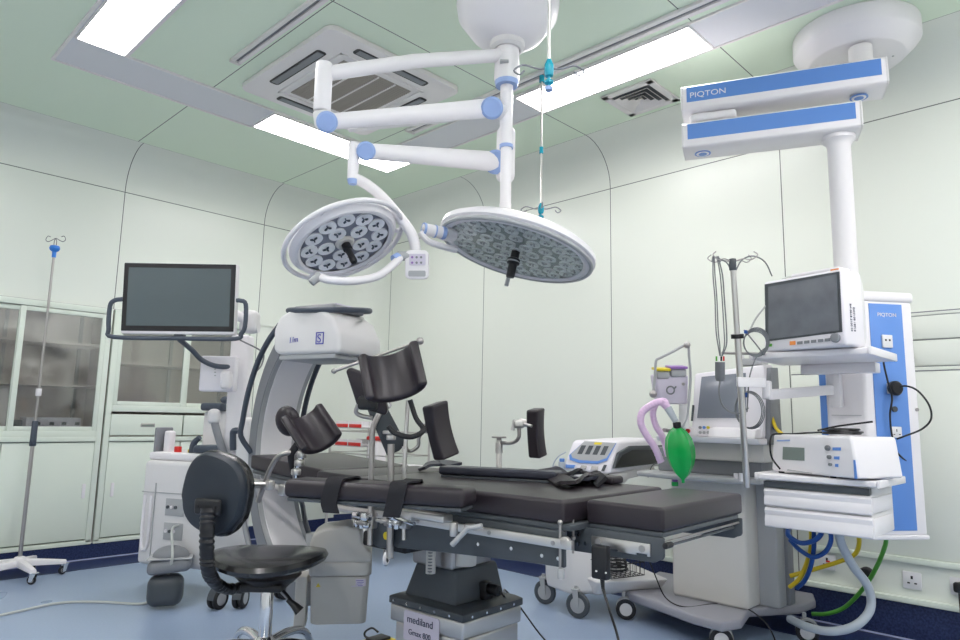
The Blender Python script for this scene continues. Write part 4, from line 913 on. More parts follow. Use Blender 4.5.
# 6: leg trough at the foot end
t = thing('leg_support', 'black leg trough tipped over the foot end of the table beside the C-shaped arm', 'leg support', Px(295, 470, 1.75))
gc = Pd(312, 431, 2.82)
gutter(Pd(311, 431, 2.80), (RT*.60+DN*.62-FW*.55), (-DN*.80+FW*-.55+RT*.15), .19, .19, .85, .032, 'vinyl', 'trough', t, 184, 356)
b = MB(); b.sph(Pd(288, 421, 2.87), .062, (.85, .45, 1.05), frame_from(-DN+RT*-.25, RT)); b.build('outer_wing', 'vinyl', t)
b = MB(); b.tube([Pd(297, 445, 2.8), Pd(291, 455, 2.8), Pd(293, 470, 2.8), Pd(296, 484, 2.8)], .020, 10, sm=4, flat=.5); b.build('strap', 'strap', t)
rod([Pd(306, 448, 2.8), Pd(301, 458, 2.79), Pd(296, 470, 2.79), Pd(296, 482, 2.79)], .012, 'post', t, 'chrome')
for y_ in (455, 463, 472): b = MB(); q = Pd(302-(y_-455)*.35, y_, 2.78); b.cyl(q-V((0, 0, .012)), q+V((0, 0, .012)), .020, n=14, bev=.004); b.build('joint_collar', 'steel', t)
rod([Pd(300, 452, 2.8), Pd(288, 453, 2.8), Pd(278, 457, 2.8), Pd(270, 470, 2.8), Pd(263, 488, 2.8), Pd(258, 502, 2.8)], .011, 'bent_tube', t, 'satin')
b = MB(); q = Pd(262, 485, 2.79); b.cyl(q-RT*.045, q+RT*.05, .012, n=12); b.obox(q+RT*.03, (.03, .04, .04), None, .006); b.obox(q+RT*.09+DN*.02, (.035, .05, .045), None, .008); b.build('rail_clamp', 'steel', t)

# rail clamps seen under the long arm board
for lab, x_, x2 in (('steel rail clamp with thumb screw under the middle of the long arm board', 362, 0), ('steel rail clamp with long lever under the right strap of the arm board', 397, 1)):
    q = Px(x_, 516, 1.60); t = thing('rail_clamp', lab, 'clamp', q)
    b = MB(); b.obox(q, (.035, .085, .03), TF, .006); b.cyl(q-V((0, 0, .01)), q-V((0, 0, .045)), .011, n=12, bev=.002); b.obox(q-V((0, .0, .03))+tv*.03, (.02, .02, .03), TF, .005); b.build('clamp_body', 'chrome', t)
    if x2: b = MB(); b.tube([Px(395, 517, 1.58), Px(405, 521, 1.57), Px(414, 524, 1.565)], .008, 8); b.build('lever', 'chrome', t)
    else: b = MB(); b.sph(q+V((0, -.03, -.03)), .017, (1, 1, .8)); b.build('thumb_screw', 'chrome', t)

# ---------------------------------------------------------------- stool
sc0 = Pz(269, 566, .50)
t = thing('stool', 'black swivel stool with a round back and chrome base in the foreground', 'stool', (sc0.x, sc0.y, 0))
b = MB(); b.lathe([(0, .448), (.15, .446), (.20, .450), (.224, .460), (.232, .475), (.222, .492), (.19, .503), (.12, .508), (0, .506)], (sc0.x, sc0.y, 0), n=64); 
for v_ in b.bm.verts:
    d = v_.co-V((sc0.x, sc0.y, 0)); k = d.x*.698-d.y*.716      # gently dished seat
    v_.co.z += .045+.45*k*k
b.build('seat', 'seatvinyl', t)
b = MB(); b.lathe([(0, .44), (.10, .44), (.13, .468), (0, .469)], (sc0.x, sc0.y, 0), n=32); b.obox((sc0.x, sc0.y, .435), (.16, .20, .03), frame_from((0, 0, 1), RT), .008); b.build('mechanism', 'black', t)
b = MB(); c0 = V((sc0.x, sc0.y, 0)); b.cyl(c0+V((0, 0, .44)), c0+V((0, 0, .40)), .020, n=20); b.cyl(c0+V((0, 0, .41)), c0+V((0, 0, .19)), .0255, n=28, bev=.003); b.build('gas_lift', 'chrome', t)
b = MB(); b.cyl(c0+V((0, 0, .42)), c0+V((0, 0, .407)), .030, n=24); b.build('lift_collar', 'black', t)
b = MB(); b.lathe([(0, .165), (.05, .168), (.055, .18), (.045, .215), (.028, .235), (0, .235)], c0, n=32); b.build('base_hub', 'chrome', t)
for k in range(5):
    a = R(15+72*k); d = V((math.cos(a), math.sin(a), 0))
    b = MB(); b.tube([c0+d*.03+V((0, 0, .205)), c0+d*.12+V((0, 0, .218)), c0+d*.20+V((0, 0, .208)), c0+d*.255+V((0, 0, .165)), c0+d*.28+V((0, 0, .085))], lambda s: .019-.006*s, 12, sm=4); lg = b.build('leg', 'chrome', t)
    caster(t, c0+d*.285, .025, 'caster', math.degrees(a)+70, 'rubber', 'black', True, 'black', .018)
b = MB(); b.tube([c0+V((0, 0, .43))+RT*.03, c0+RT*.09-FW*.05+V((0, 0, .41)), c0+RT*.125-FW*.07+V((0, 0, .38))], .006, 10, sm=4); lv = b.build('height_lever', 'black', t)
b = MB(); q = c0+RT*.128-FW*.07+V((0, 0, .377)); b.tube([q-RT*.028+V((0, 0, .022)), q, q+RT*.022-V((0, 0, .022))], lambda s: .007+.010*s, 12, sm=4, flat=1.3); b.build('paddle', 'black', lv)
# back rest seen from behind: rounded square shell with a padded front
bc_ = Pd(211, 494, 2.58); bn_ = (-FW*.88+RT*-.40-DN*.10).normalized(); bx_ = (V((0, 0, 1)).cross(bn_)).normalized(); by_ = bn_.cross(bx_)
FB = Matrix((bx_, by_, bn_)).transposed() @ Matrix.Rotation(R(-14), 3, 'Z')
def sq(rx, ry, e=3.2, n=48):
    out = []
    for i in range(n):
        a = 2*math.pi*i/n; c_, s_2 = math.cos(a), math.sin(a); out.append((rx*abs(c_)**(2/e)*(1 if c_ > 0 else -1)*(1-.05*(s_2 < -.3)), ry*abs(s_2)**(2/e)*(1 if s_2 > 0 else -1)))
    return out
def dome(c, rx, ry, prof, e=2.6):
    bm = bmesh.new(); rings = []
    for k_, h in prof: rings.append([bm.verts.new(V(c)+FB@V((x_*k_, y_*k_, h+.12*((x_*k_)**2)*-1))) for x_, y_ in sq(rx, ry, e)])
    n_ = len(rings[0])
    for X_, Y_ in zip(rings, rings[1:]):
        for k_ in range(n_): bm.faces.new((X_[k_], X_[(k_+1) % n_], Y_[(k_+1) % n_], Y_[k_]))
    bm.faces.new(rings[0][::-1]); bm.faces.new(rings[-1]); b = MB(); b._merge(bm); return b
br = dome(bc_, .152, .150, [(.5, .010), (.8, .012), (.93, .008), (.985, -.002), (1.0, -.014), (1.0, -.022)]).build('backrest', 'backplastic', t)
dome(bc_, .152, .150, [(1.0, -.022), (1.035, -.026), (1.045, -.038), (1.02, -.055), (.9, -.066), (.6, -.070), (.3, -.070)]).build('cushion', 'seatvinyl', t)
b = MB(); bp0 = Pd(208, 507, 2.53)
b.obox(bp0+bn_*.0, (.125, .06, .022), frame_from(bn_, bx_), .018, 4); br2 = b.build('back_bracket', 'black', t)
for s in (-.042, .042): b = MB(); b.cyl(bp0+bx_*s+bn_*.010, bp0+bx_*s+bn_*.014, .007, n=12); b.build('screw', 'rubber', br2)
bar = cr([Pd(208, 508, 2.52), Pd(207, 530, 2.50), Pd(207, 555, 2.50), Pd(209, 572, 2.52), Pd(217, 584, 2.58), Pd(232, 589, 2.66), c0+V((0, 0, .44))], 9)
b = MB(); b.tube(bar, lambda s: .021+.0022*math.sin(s*190), 12, flat=1.45, up=bx_); b.build('back_bar', 'black', t)
# ---------------------------------------------------------------- drip stand at the left
bp = Pd(20, 557, 4.52); ip = V((bp.x, bp.y, 0))
t = thing('drip_stand', 'tall thin steel drip stand with a white star base by the left cupboard', 'drip stand', ip)
zt = Pd(52, 236, 4.5).z
b = MB(); b.cyl(ip+V((0, 0, .10)), ip+V((0, 0, .98)), .0125, n=16); b.cyl(ip+V((0, 0, .98)), ip+V((0, 0, zt-.03)), .0085, n=14); b.build('pole', 'satin', t)
b = MB(); b.cyl(ip+V((0, 0, .86)), ip+V((0, 0, 1.03)), .021, .018, n=18, bev=.004); b.build('height_grip', 'slate', t)
b = MB(); b.cyl(ip+V((0, 0, 1.20)), ip+V((0, 0, 1.25)), .018, n=16, bev=.003); b.build('clip', 'white', t)
b = MB(); b.lathe([(0, -.07), (.013, -.07), (.014, -.03), (.028, -.02), (.034, -.005), (.030, .012), (.014, .018), (0, .018)], ip+V((0, 0, zt)), n=24); b.build('hook_hub', 'ivblue', t)
for s in (-1, 1):
    b = MB(); o = ip+RT*s*.008; b.tube([o+V((0, 0, zt)), o+V((0, 0, zt+.05)), o+V((0, 0, zt+.07))-RT*s*.008, o+V((0, 0, zt+.055))+RT*s*.02, o+V((0, 0, zt+.045))+RT*s*.045, o+V((0, 0, zt+.06))+RT*s*.062, o+V((0, 0, zt+.085))+RT*s*.05, o+V((0, 0, zt+.08))+RT*s*.03], .0025, 8, sm=5); b.build('hook', 'gcable', t)
wl = [Pz(34, 586, 0), Pz(61, 575.5, 0)]
b = MB(); b.lathe([(0, .075), (.045, .08), (.05, .10), (.03, .135), (.016, .14), (0, .14)], ip, n=24); b.build('base_hub', 'white', t)
a0 = math.atan2(wl[0].y-ip.y, wl[0].x-ip.x)
for k in range(5):
    a = a0+2*math.pi*k/5*1.0; d = V((math.cos(a), math.sin(a), 0)); L = .27
    s = V((-d.y, d.x, 0)); b = MB()
    b.hexa([ip+d*.02-s*.03+V((0, 0, .078)), ip+d*.02+s*.03+V((0, 0, .078)), ip+d*L+s*.020+V((0, 0, .068)), ip+d*L-s*.020+V((0, 0, .068))], [ip+d*.02-s*.024+V((0, 0, .125)), ip+d*.02+s*.024+V((0, 0, .125)), ip+d*L+s*.016+V((0, 0, .095)), ip+d*L-s*.016+V((0, 0, .095))], .006, 2); lg = b.build('leg', 'white', t)
    caster(t, ip+d*(L-.02), .028, 'caster', math.degrees(a)+40, 'black', 'satin', False, 'chrome', .014)

# ---------------------------------------------------------------- mobile C-shaped x-ray unit
CT = R(83); cd, cw = V((math.cos(CT), math.sin(CT), 0)), V((math.sin(CT), -math.cos(CT), 0))   # away from the viewer, and across the band
cc = V((1.795, 2.74, .935)); CR = .605
t = thing('x_ray_unit', 'mobile C-shaped x-ray unit with white head, grey tube housing and wheeled white cart', 'x-ray machine', (1.9, 3.9, 0))
xr = t
arcp = lambda a, r: cc+cd*r*math.cos(R(a))+V((0, 0, r*math.sin(R(a))))
sec = [(-.050, -.105), (-.050, .105), (.035, .105), (.035, .085), (.050, .085), (.050, -.085), (.035, -.085), (.035, -.105)]
b = MB(); b.sweep([arcp(a, CR) for a in range(-96, 103, 3)], sec, lambda i: (arcp(-96+3*i, 1)-cc)); cb = b.build('c_arm', 'lgrey', t, ang=.9)
b = MB(); b.sweep([arcp(a, CR-.052) for a in range(-92, 99, 3)], [(-.003, -.082), (-.003, .082), (.003, .082), (.003, -.082)], lambda i: (arcp(-92+3*i, 1)-cc)); b.build('inner_liner', 'white', cb, ang=.9)
for s in (-1, 1):
    b = MB(); b.sweep([arcp(a, CR) + cw*s*.106 for a in range(-94, 100, 3)], [(-.045, -.003), (-.045, .003), (.045, .003), (.045, -.003)], lambda i: (arcp(-94+3*i, 1)-cc)); b.build('side_rail', 'mgrey', cb, ang=.9)
    b = MB(); b.tube([arcp(88, CR+.03)+cw*s*.115]+[arcp(a, CR+.02)+cw*s*.165 for a in range(75, 4, -7)]+[arcp(-3, CR)+cw*s*.11], .014, 10, sm=3); b.build('grab_handle', 'slate', cb)
    b = MB(); b.tube([arcp(-20, CR+.0)+cw*s*.11]+[arcp(a, CR+.02)+cw*s*.16 for a in range(-28, -75, -6)]+[arcp(-82, CR)+cw*s*.11], .013, 10, sm=3); b.build('lower_handle', 'mgrey', cb)
b = MB(); b.tube([arcp(a, CR+.052)+cw*-.09 for a in range(-60, 60, 5)], .006, 8); b.build('cable_strip', 'orange', cb)
# detector head
HF = Matrix((cw, cd, V((0, 0, 1)))).transposed() if Matrix((cw, cd, V((0, 0, 1)))).transposed().determinant() > 0 else Matrix((-cw, cd, V((0, 0, 1)))).transposed()
hc_ = Pd(328, 334, 3.10); hc_.z = 0; hdz = -.015
Cd_, Cw_ = cd, cw; HT = R(106); cd, cw = V((math.cos(HT), math.sin(HT), 0)), V((math.sin(HT), -math.cos(HT), 0)); HF0 = HF; HF = frame_from((0, 0, 1), cd); HF = Matrix((-cw, cd, V((0, 0, 1)))).transposed() if Matrix((-cw, cd, V((0, 0, 1)))).transposed().determinant() > 0 else Matrix((cw, cd, V((0, 0, 1)))).transposed()
b = MB(); prof = [(-.195, 1.365), (.15, 1.365), (.185, 1.385), (.19, 1.48), (.16, 1.54), (.10, 1.565), (-.08, 1.565), (-.15, 1.52), (-.195, 1.44)]
b.prism(prof, hc_-cw*.15, cd, V((0, 0, 1)), cw*.30, .022, 4); hd_ = b.build('detector_head', 'offwhite', t)
b = MB(); b.obox(hc_+V((0, 0, 1.355)), (.27, .32, .022), HF, .006); b.build('detector_plate', 'lgrey', hd_)
b = MB(); b.obox(hc_+V((0, 0, 1.575)), (.22, .24, .03), HF, .014, 3); b.build('top_cover', 'mgrey', hd_)
b = MB(); b.torus(hc_+V((0, 0, 1.578)), .158, .013, frame_from((0, 0, 1)+0*cd if False else V((0, 0, 1))-cw*.12-cd*.05, cw), 10, 40, sq=1.25); b.build('grab_ring', 'slate', hd_)
b = MB(); b.obox(hc_+V((0, 0, 1.592))+cd*-.03, (.15, .15, .008), HF, .003); b.build('touch_pad', 'carton', hd_)
fl = hc_-cd*.2195; 
# marks on the flank that faces the viewer
face = hc_-cw*.1515
b = MB(); S_ = .044
cU = -cd; q0 = face+cU*.065+V((0, 0, 1.405))
for a_ in ((0, S_, 0, .005), (0, S_, S_*1.2-.005, S_*1.2), (0, .005, 0, S_*1.2), (S_-.005, S_, 0, S_*1.2)):
    b.prism([(a_[0], a_[2]), (a_[1], a_[2]), (a_[1], a_[3]), (a_[0], a_[3])], q0, cU, (0, 0, 1), -cw*.0012)
b.build('logo_frame', 'inkblue', hd_)
text('lettering', 'S', .052, q0+cU*.007+V((0, 0, .008)), cU, (0, 0, 1), 'inkblue', hd_)
text('lettering', '1/m', .036, face-cU*.09+V((0, 0, 1.415)), (cU+V((0, 0, .1))), (0, 0, 1), 'inkblue', hd_)
cd, cw, HF = Cd_, Cw_, HF0
# tube housing
tc_ = Pd(341, 575, 3.03); tc_.z = 0
TFx = frame_from((0, 0, 1), RT+FW*.15)
U_, W_ = TFx.col[0], TFx.col[1]
def rr3(z, hx, hy, r, off=0): return [tc_+U_*(x_+off)+W_*y_+V((0, 0, z)) for x_, y_ in rrect(-hx, hx, -hy, hy, r, 5)]
b = MB()
b.hexa(rr3(.215, .118, .085, .03), rr3(.415, .126, .095, .03), .008, 2); tb = b.build('tube_housing', 'tubegrey', t)
b = MB(); b.hexa(rr3(.418, .134, .103, .03), rr3(.475, .134, .103, .03), .006, 2); b.build('housing_lip', 'tubegrey', tb)
b = MB(); b.prism([(-.134, .47), (.134, .47), (.132, .52), (.108, .53), (.09, .56), (.082, .615), (.02, .63), (-.09, .612), (-.124, .59), (-.134, .555)], tc_-W_*.10, U_, (0, 0, 1), W_*.20, .014, 4); b.build('housing_hood', 'tubegrey', tb)
b = MB(); b.obox(tc_+U_*.09-W_*.104+V((0, 0, .392)), (.045, .002, .03), TFx); b.obox(tc_+U_*.075-W_*.098+V((0, 0, .375)), (.05, .001, .004), TFx); b.build('rating_label', 'carton', tb)
for i in range(4):
    b = MB(); b.obox(tc_+U_*(.085+.004*(i % 2))-W_*(.1055)+V((0, 0, .40-.007*i)), (.032-.004*i, .001, .0022), TFx); b.build('label_print', 'inkblue', tb)
b = MB(); q = tc_-U_*.09-W_*.1005+V((0, 0, .375)); b.prism([(-.010, 0), (.010, 0), (0, .017)], q, U_, (0, 0, 1), -W_*.001); b.build('warning_mark', 'yellow', tb)
b = MB(); b.obox(tc_-U_*.165+V((0, 0, .30)), (.05, .12, .22), TFx, .01); b.build('side_tank', 'warm', tb)
b = MB(); b.box(0, .001, 0, .001, 0, .001)
b = MB(); b.hexa([tc_+cd*.05+p for p in (V((-.06, -.02, .45)), V((.08, -.02, .45)), V((.08, .12, .35)), V((-.06, .12, .35)))], [tc_+cd*.05+p for p in (V((-.06, -.02, .56)), V((.08, -.02, .56)), V((.08, .18, .56)), V((-.06, .18, .56)))], .01); b.build('tube_mount', 'lgrey', tb)
# orbital carrier, mast and cart
b = MB(); b.obox(arcp(0, CR+.13), (.24, .18, .30), HF, .03, 3); b.build('carrier', 'offwhite', t)
b = MB(); b.cyl(arcp(0, CR+.2), arcp(0, CR+.55), .065, n=24); b.build('horizontal_arm', 'offwhite', t)
mp = Pd(236, 440, 4.0); mp.z = 0
MF = frame_from((0, 0, 1), RT)
b = MB(); b.obox(mp+V((0, 0, 1.12)), (.11, .12, .90), MF, .02, 3); b.build('mast', 'white', t)
q = Pd(250, 322, 3.9)
b = MB(); b.obox(q, (.10, .10, .13), MF, .03, 4); b.cyl(q-RT*.05+DN*.03, q+RT*.05+DN*.03, .035, n=20); b.build('arm_knuckle', 'offwhite', t)
q = Pd(219, 374, 3.85)
b = MB(); b.obox(q, (.20, .06, .20), MF, .012, 3); cbx = b.build('control_box', 'plastic', t)
b = MB(); b.obox(q+RT*.06-FW*.05+DN*.03, (.06, .06, .10), MF, .02, 4); b.build('box_joint', 'white', cbx)
for k in range(5):
    b = MB(); b.obox(q+RT*-.01-FW*.031+DN*(-.03+.018*k), (.010, .002, .006), MF); b.build('box_key', 'lgrey', cbx)
# cart
cU2 = RT*.85+FW*-.3; cU2.z = 0; cU2.normalize(); CF = frame_from((0, 0, 1), cU2); cV2 = CF.col[1]
co = Pd(198, 500, 4.30); co.z = 0
b = MB(); b.obox(co+V((0, 0, .50)), (.50, .42, .62), CF, .03, 4); ct = b.build('cart_body', 'offwhite', t)
b = MB(); b.obox(co+V((0, 0, .835))+cV2*.02, (.50, .40, .05), CF, .015, 3); b.build('cart_top', 'white', ct)
b = MB(); b.obox(co-cV2*.213+V((0, 0, .62)), (.48, .006, .004), CF); b.obox(co-cV2*.213+cU2*-.14+V((0, 0, .45)), (.004, .006, .45), CF); b.build('panel_joint', 'lgrey', ct)
f0 = co-cV2*.214
b = MB(); b.tube([f0+cU2*-.215+V((0, 0, .60)), f0+cU2*-.215+V((0, 0, .33)), f0+cU2*-.19+V((0, 0, .28)), f0+cU2*-.165+V((0, 0, .33)), f0+cU2*-.165+V((0, 0, .60))], .010, 10, sm=3); b.build('side_handle', 'white', ct)
for z in (.54, .40):
    b = MB(); b.obox(f0+cU2*.02+V((0, 0, z)), (.14, .006, .10), CF, .002); pn_ = b.build('connector_panel', 'lgrey', ct)
    for k in range(3):
        b = MB(); b.cyl(f0+cU2*(-.03+.03*k)-cV2*.003+V((0, 0, z)), f0+cU2*(-.03+.03*k)-cV2*.010+V((0, 0, z)), .010, n=12); b.build('connector', 'dgrey' if (k+int(z*10)) % 2 else 'white', pn_)
b = MB(); b.obox(co+cU2*-.22+cV2*-.1+V((0, 0, .93)), (.02, .14, .16), CF, .008, 3); b.build('end_fin', 'mgrey', ct)
b = MB(); b.obox(co+cU2*-.17+cV2*-.1+V((0, 0, .92)), (.05, .06, .14), CF, .015, 3); b.build('handle_block', 'white', ct)
b = MB(); b.cyl(co+cU2*-.08+cV2*-.12+V((0, 0, .858)), co+cU2*-.08+cV2*-.12+V((0, 0, .895)), .022, n=18, bev=.005); b.build('emergency_stop', 'red', ct)
b = MB(); b.cyl(co+cU2*.02+cV2*-.12+V((0, 0, .858)), co+cU2*.02+cV2*-.12+V((0, 0, .88)), .018, n=18, bev=.004); b.build('round_key', 'yellow', ct)
b = MB(); b.tube([co+cU2*.04+cV2*-.13+V((0, 0, .86)), co+cU2*.05+cV2*-.13+V((0, 0, .92)), co+cU2*.09+cV2*-.13+V((0, 0, .955))], lambda s: .022-.006*s, 12, sm=3); b.build('joystick', 'slate', ct)
b = MB(); b.obox(co+cU2*.18+cV2*-.10+V((0, 0, .885)), (.20, .16, .05), CF, .02, 3); b.build('keyboard', 'slate', ct)
b = MB(); b.obox(co+cU2*.10+cV2*.10+V((0, 0, .99)), (.26, .16, .26), CF, .02, 3); b.build('monitor_base', 'offwhite', ct)
b = MB(); b.obox(co+cU2*.06+cV2*.02+V((0, 0, 1.145)), (.16, .10, .05), CF, .018, 3); b.build('hand_switch_rest', 'slate', ct)
b = MB(); b.sph(co+cU2*.16-cV2*.0+V((0, 0, 1.19)), .035, (1, 1, .7)); b.build('switch_knob', 'slate', ct)
g0 = Pd(214, 420, 3.95)
b = MB(); b.tube([g0, Pd(217, 432, 3.93), Pd(222, 448, 3.9), Pd(229, 468, 3.87)], .022, 12, sm=5); b.build('steering_handle', 'mgrey', ct)
b = MB(); b.obox(g0-DN*.02, (.07, .06, .09), MF, .028, 4); b.build('handle_cap', 'offwhite', ct)
b = MB(); b.tube([Pd(241, 431, 3.8), Pd(234, 431, 3.8), Pd(233, 437, 3.8), Pd(233, 450, 3.8)], .018, 10, sm=4); b.build('brake_lever', 'slate', ct)
# column foot, castor covers
q = Pz(164, 608, 0)
dF = frame_from((0, 0, 1), RT*.95+FW*.3)
b = MB(); b.hexa([q+dF@V(p) for p in ((-.10, -.085, .19), (.13, -.085, .21), (.13, .085, .21), (-.10, .085, .19))], [q+dF@V(p) for p in ((-.10, -.085, .27), (.13, -.085, .29), (.13, .085, .29), (-.10, .085, .27))], .03, 4); cv = b.build('castor_cover', 'mgrey', t)
b = MB(); b.sph(q+dF@V((.015, 0, .285)), .08, (1.25, .85, .75), dF); b.build('cover_dome', 'mgrey', cv)
b = MB(); b.obox(q+dF@V((.015, 0, .281)), (.235, .176, .008), dF, .03, 3); b.build('cover_trim', 'lgrey', cv)
b = MB(); b.obox(q+V((0, 0, .10)), (.19, .14, .17), dF, .05, 5); b.build('castor_fender', 'dgrey', cv)
for x_, y_, h_, nm in ((217, 609, 20, 0), (240, 608, 40, 1), (283, 599, 10, 2)):
    caster(t, Pz(x_, y_, 0), .058, 'castor', h_, 'rubber', 'lgrey', True, 'dgrey', .03)
b = MB(); b.obox(Pz(258, 560, .17), (.22, .34, .07), MF, .015, 3); b.build('undercarriage', 'mgrey', t)
# wide monitor on its arm
ml, mr = Pd(122.5, 297, 3.62), Pd(236, 298.5, 3.66); mu = (mr-ml).normalized(); mn = mu.cross(V((0, 0, 1))); mn.normalize()
mn = mn if mn.dot(EYE-ml) > 0 else -mn; mn = (mn+V((0, 0, -.05))).normalized(); mw_ = mn.cross(mu) if mn.cross(mu).z > 0 else mu.cross(mn); W_m = (mr-ml).length; H_m = .372
mc = (ml+mr)/2
b = MB(); b.prism(rrect(-W_m/2, W_m/2, -H_m/2-.010, H_m/2, .008), mc-mn*.05, mu, mw_, mn*.05, .006, 3); mo = b.build('monitor', 'white', t)
b = MB(); b.prism(rrect(-W_m/2+.002, W_m/2-.006, -H_m/2+.006, H_m/2-.002, .004), mc, mu, mw_, mn*.002); b.build('bezel', 'black', mo)
b = MB(); b.prism(rrect(-W_m/2+.026, W_m/2-.030, -H_m/2+.034, H_m/2-.026, .002), mc+mn*.001, mu, mw_, mn*.002); b.build('screen', 'screen', mo)
hp = [(-.5*W_m+.0, .19-.2), (-.5*W_m-.045, -.018), (-.5*W_m-.066, -.05), (-.5*W_m-.066, -.17), (-.5*W_m-.035, -.213), (0, -.217), (.5*W_m+.0, -.217), (.5*W_m+.03, -.19), (.5*W_m+.05, -.15), (.5*W_m+.05, -.03), (.5*W_m+.02, -.01), (.5*W_m, -.01)]
b = MB(); b.tube([mc+mu*x_+mw_*y_+mn*-.01 for x_, y_ in hp], .012, 10, sm=4); b.build('handle_frame', 'slate', mo)
b = MB(); b.obox(mc+mw_*-.20-mn*.03, (.05, .03, .05), frame_from(mn, mu), .006); b.build('frame_mount', 'dgrey', mo)
b = MB(); b.tube([mc+mw_*-.22-mn*.02, Pd(192, 350, 3.75), Pd(202, 360, 3.78), Pd(216, 366, 3.8), Pd(234, 367, 3.85)], .014, 10, sm=6); b.build('monitor_cable', 'slate', mo)
b = MB(); b.tube([mc-mn*.05, mc-mn*.16+mu*.1, Pd(250, 322, 3.88)], .028, 14, sm=4); b.build('monitor_arm', 'white', mo)
# cables of the cart
cpl = f0+cU2*.07-cV2*.012+V((0, 0, .44))
cord('pale mains cable running from the x-ray cart across the floor to the left', [cpl, cpl-cV2*.05+V((0, 0, -.02)), Pz(172, 560, .28), Pz(163, 585, .10), Pz(150, 600, .02), Pz(138, 604, .007), Pz(100, 602, .007), Pz(60, 603, .007), Pz(20, 611, .007), Pz(-20, 620, .007)], .0075, 'cable', 'mains_cable')
cord('thin dark cable looping from the c-arm band down to the tube housing', [Pd(240, 340, 3.5), Pd(262, 352, 3.55), Pd(262, 364, 3.55), Pd(256, 372, 3.5)], .004, 'gcable')

# ---------------------------------------------------------------- instrument trolley at the back
tq = Pz(388, 549, 0)
t = thing('instrument_trolley', 'white railed trolley with bins against the far corner, behind the leg supports', 'trolley', (tq.x-.1, tq.y+.1, 0))
tx0, tx1, ty0, ty1 = 3.35, 3.75, 4.20, 5.02
b = MB()
b.box(tx0, tx1, ty0, ty1, .70, .72, .003); b.build('top_shelf', 'white', t)
b = MB(); b.box(tx0, tx1, ty0, ty1, .20, .22, .003); b.build('lower_shelf', 'white', t)
for x_, y_ in ((tx0, ty0), (tx1, ty0), (tx0, ty1), (tx1, ty1)):
    b = MB(); b.cyl((x_, y_, .10), (x_, y_, 1.06), .011, n=10); b.build('post', 'steel', t)
    caster(t, (x_, y_, 0), .05, 'castor', 30, 'white', 'black', False, 'lgrey', .02)
b = MB()
for z in (.80, .98):
    b.tube([(tx0, ty0, z), (tx1, ty0, z), (tx1, ty1, z), (tx0, ty1, z)], .006, 8, closed=True)
b.build('guard_rail', 'steel', t)
b = MB(); b.box(tx0+.02, tx1-.02, ty0+.42, ty1-.02, 1.005, 1.010); b.box(tx0+.02, tx1-.02, ty0+.42, ty1-.02, .855, .860); b.build('wire_tier', 'lgrey', t)
for z, n_ in ((1.011, 2), (.861, 2)):
    for k in range(n_):
        y_ = ty0+.44+.19*k; tt = thing('supply_tray', ['red-edged tray on the %s tier of the railed trolley, %s one' % ('upper' if z > .95 else 'lower', w_) for w_ in ('right-hand', 'left-hand')][k], 'tray', (tx0+.15, y_+.08, z), 0)
        b = MB(); b.box(tx0+.04, tx0+.26, y_, y_+.17, z, z+.012, .003); b.box(tx0+.04, tx0+.05, y_, y_+.17, z, z+.05); b.box(tx0+.25, tx0+.26, y_, y_+.17, z, z+.05); b.build('tray_body', 'white', tt)
        b = MB(); b.box(tx0+.034, tx0+.042, y_, y_+.17, z+.0, z+.028, .002); b.build('red_edge', 'red', tt)
tt = thing('sharps_bin', 'white tub with a red lid and a green dot on the railed trolley', 'bin', (tx0+.10, ty0+.30, .725))
b = MB(); b.obox((tx0+.10, ty0+.30, .82), (.10, .15, .19), None, .02, 3, taper=.9); bn = b.build('tub', 'white', tt)
b = MB(); b.obox((tx0+.10, ty0+.30, .93), (.10, .17, .03), None, .01, 2); b.build('lid', 'red', tt)
b = MB(); b.cyl((tx0+.052, ty0+.31, .86), (tx0+.045, ty0+.31, .86), .014, n=12); b.build('green_dot', 'bag', tt)

# ---------------------------------------------------------------- surgical device on its cart beyond the table
t = thing('treatment_console', 'white treatment console with blue-rimmed keypad on a wheeled white cart beyond the table', 'medical device', (3.6, 2.45, 0))
dU = (Pd(612, 470, 4.05)-Pd(567, 470, 4.12)); dU.z = 0; dU.normalize(); dV = V((-dU.y, dU.x, 0)); dV = dV if dV.dot(FW) > 0 else -dV
fo = Pd(561, 470, 4.12); fo.z = 0; DF = frame_from((0, 0, 1), dU)
Lw = .29; dd = (Pd(662, 452, 4.45)-Pd(614, 470, 4.05)); dd.z = 0; dpl = dd.length; dd.normalize()
def dq(u, w, z): return fo+dU*u+dd*w+V((0, 0, z))
b = MB(); b.hexa([dq(0, 0, .80), dq(Lw, 0, .79), dq(Lw, dpl+.05, .82), dq(0, dpl+.05, .82)], [dq(.02, .08, .985), dq(Lw, .10, .985), dq(Lw-.01, dpl+.05, 1.0), dq(.02, dpl+.05, 1.0)], .02, 4); cs = b.build('console', 'plastic', t)
b = MB(); b.hexa([dq(.0, .01, .68), dq(Lw, .01, .67), dq(Lw, .20, .74), dq(0, .20, .74)], [dq(0, .01, .79), dq(Lw, .01, .785), dq(Lw, .2, .80), dq(0, .20, .80)], .015, 3); b.hexa([dq(.03, .15, .74), dq(Lw-.02, .15, .74), dq(Lw-.02, dpl, .78), dq(.03, dpl, .78)], [dq(.03, .15, .80), dq(Lw-.02, .15, .80), dq(Lw-.02, dpl, .82), dq(.03, dpl, .82)], .01, 2); b.build('lower_shell', 'offwhite', t)
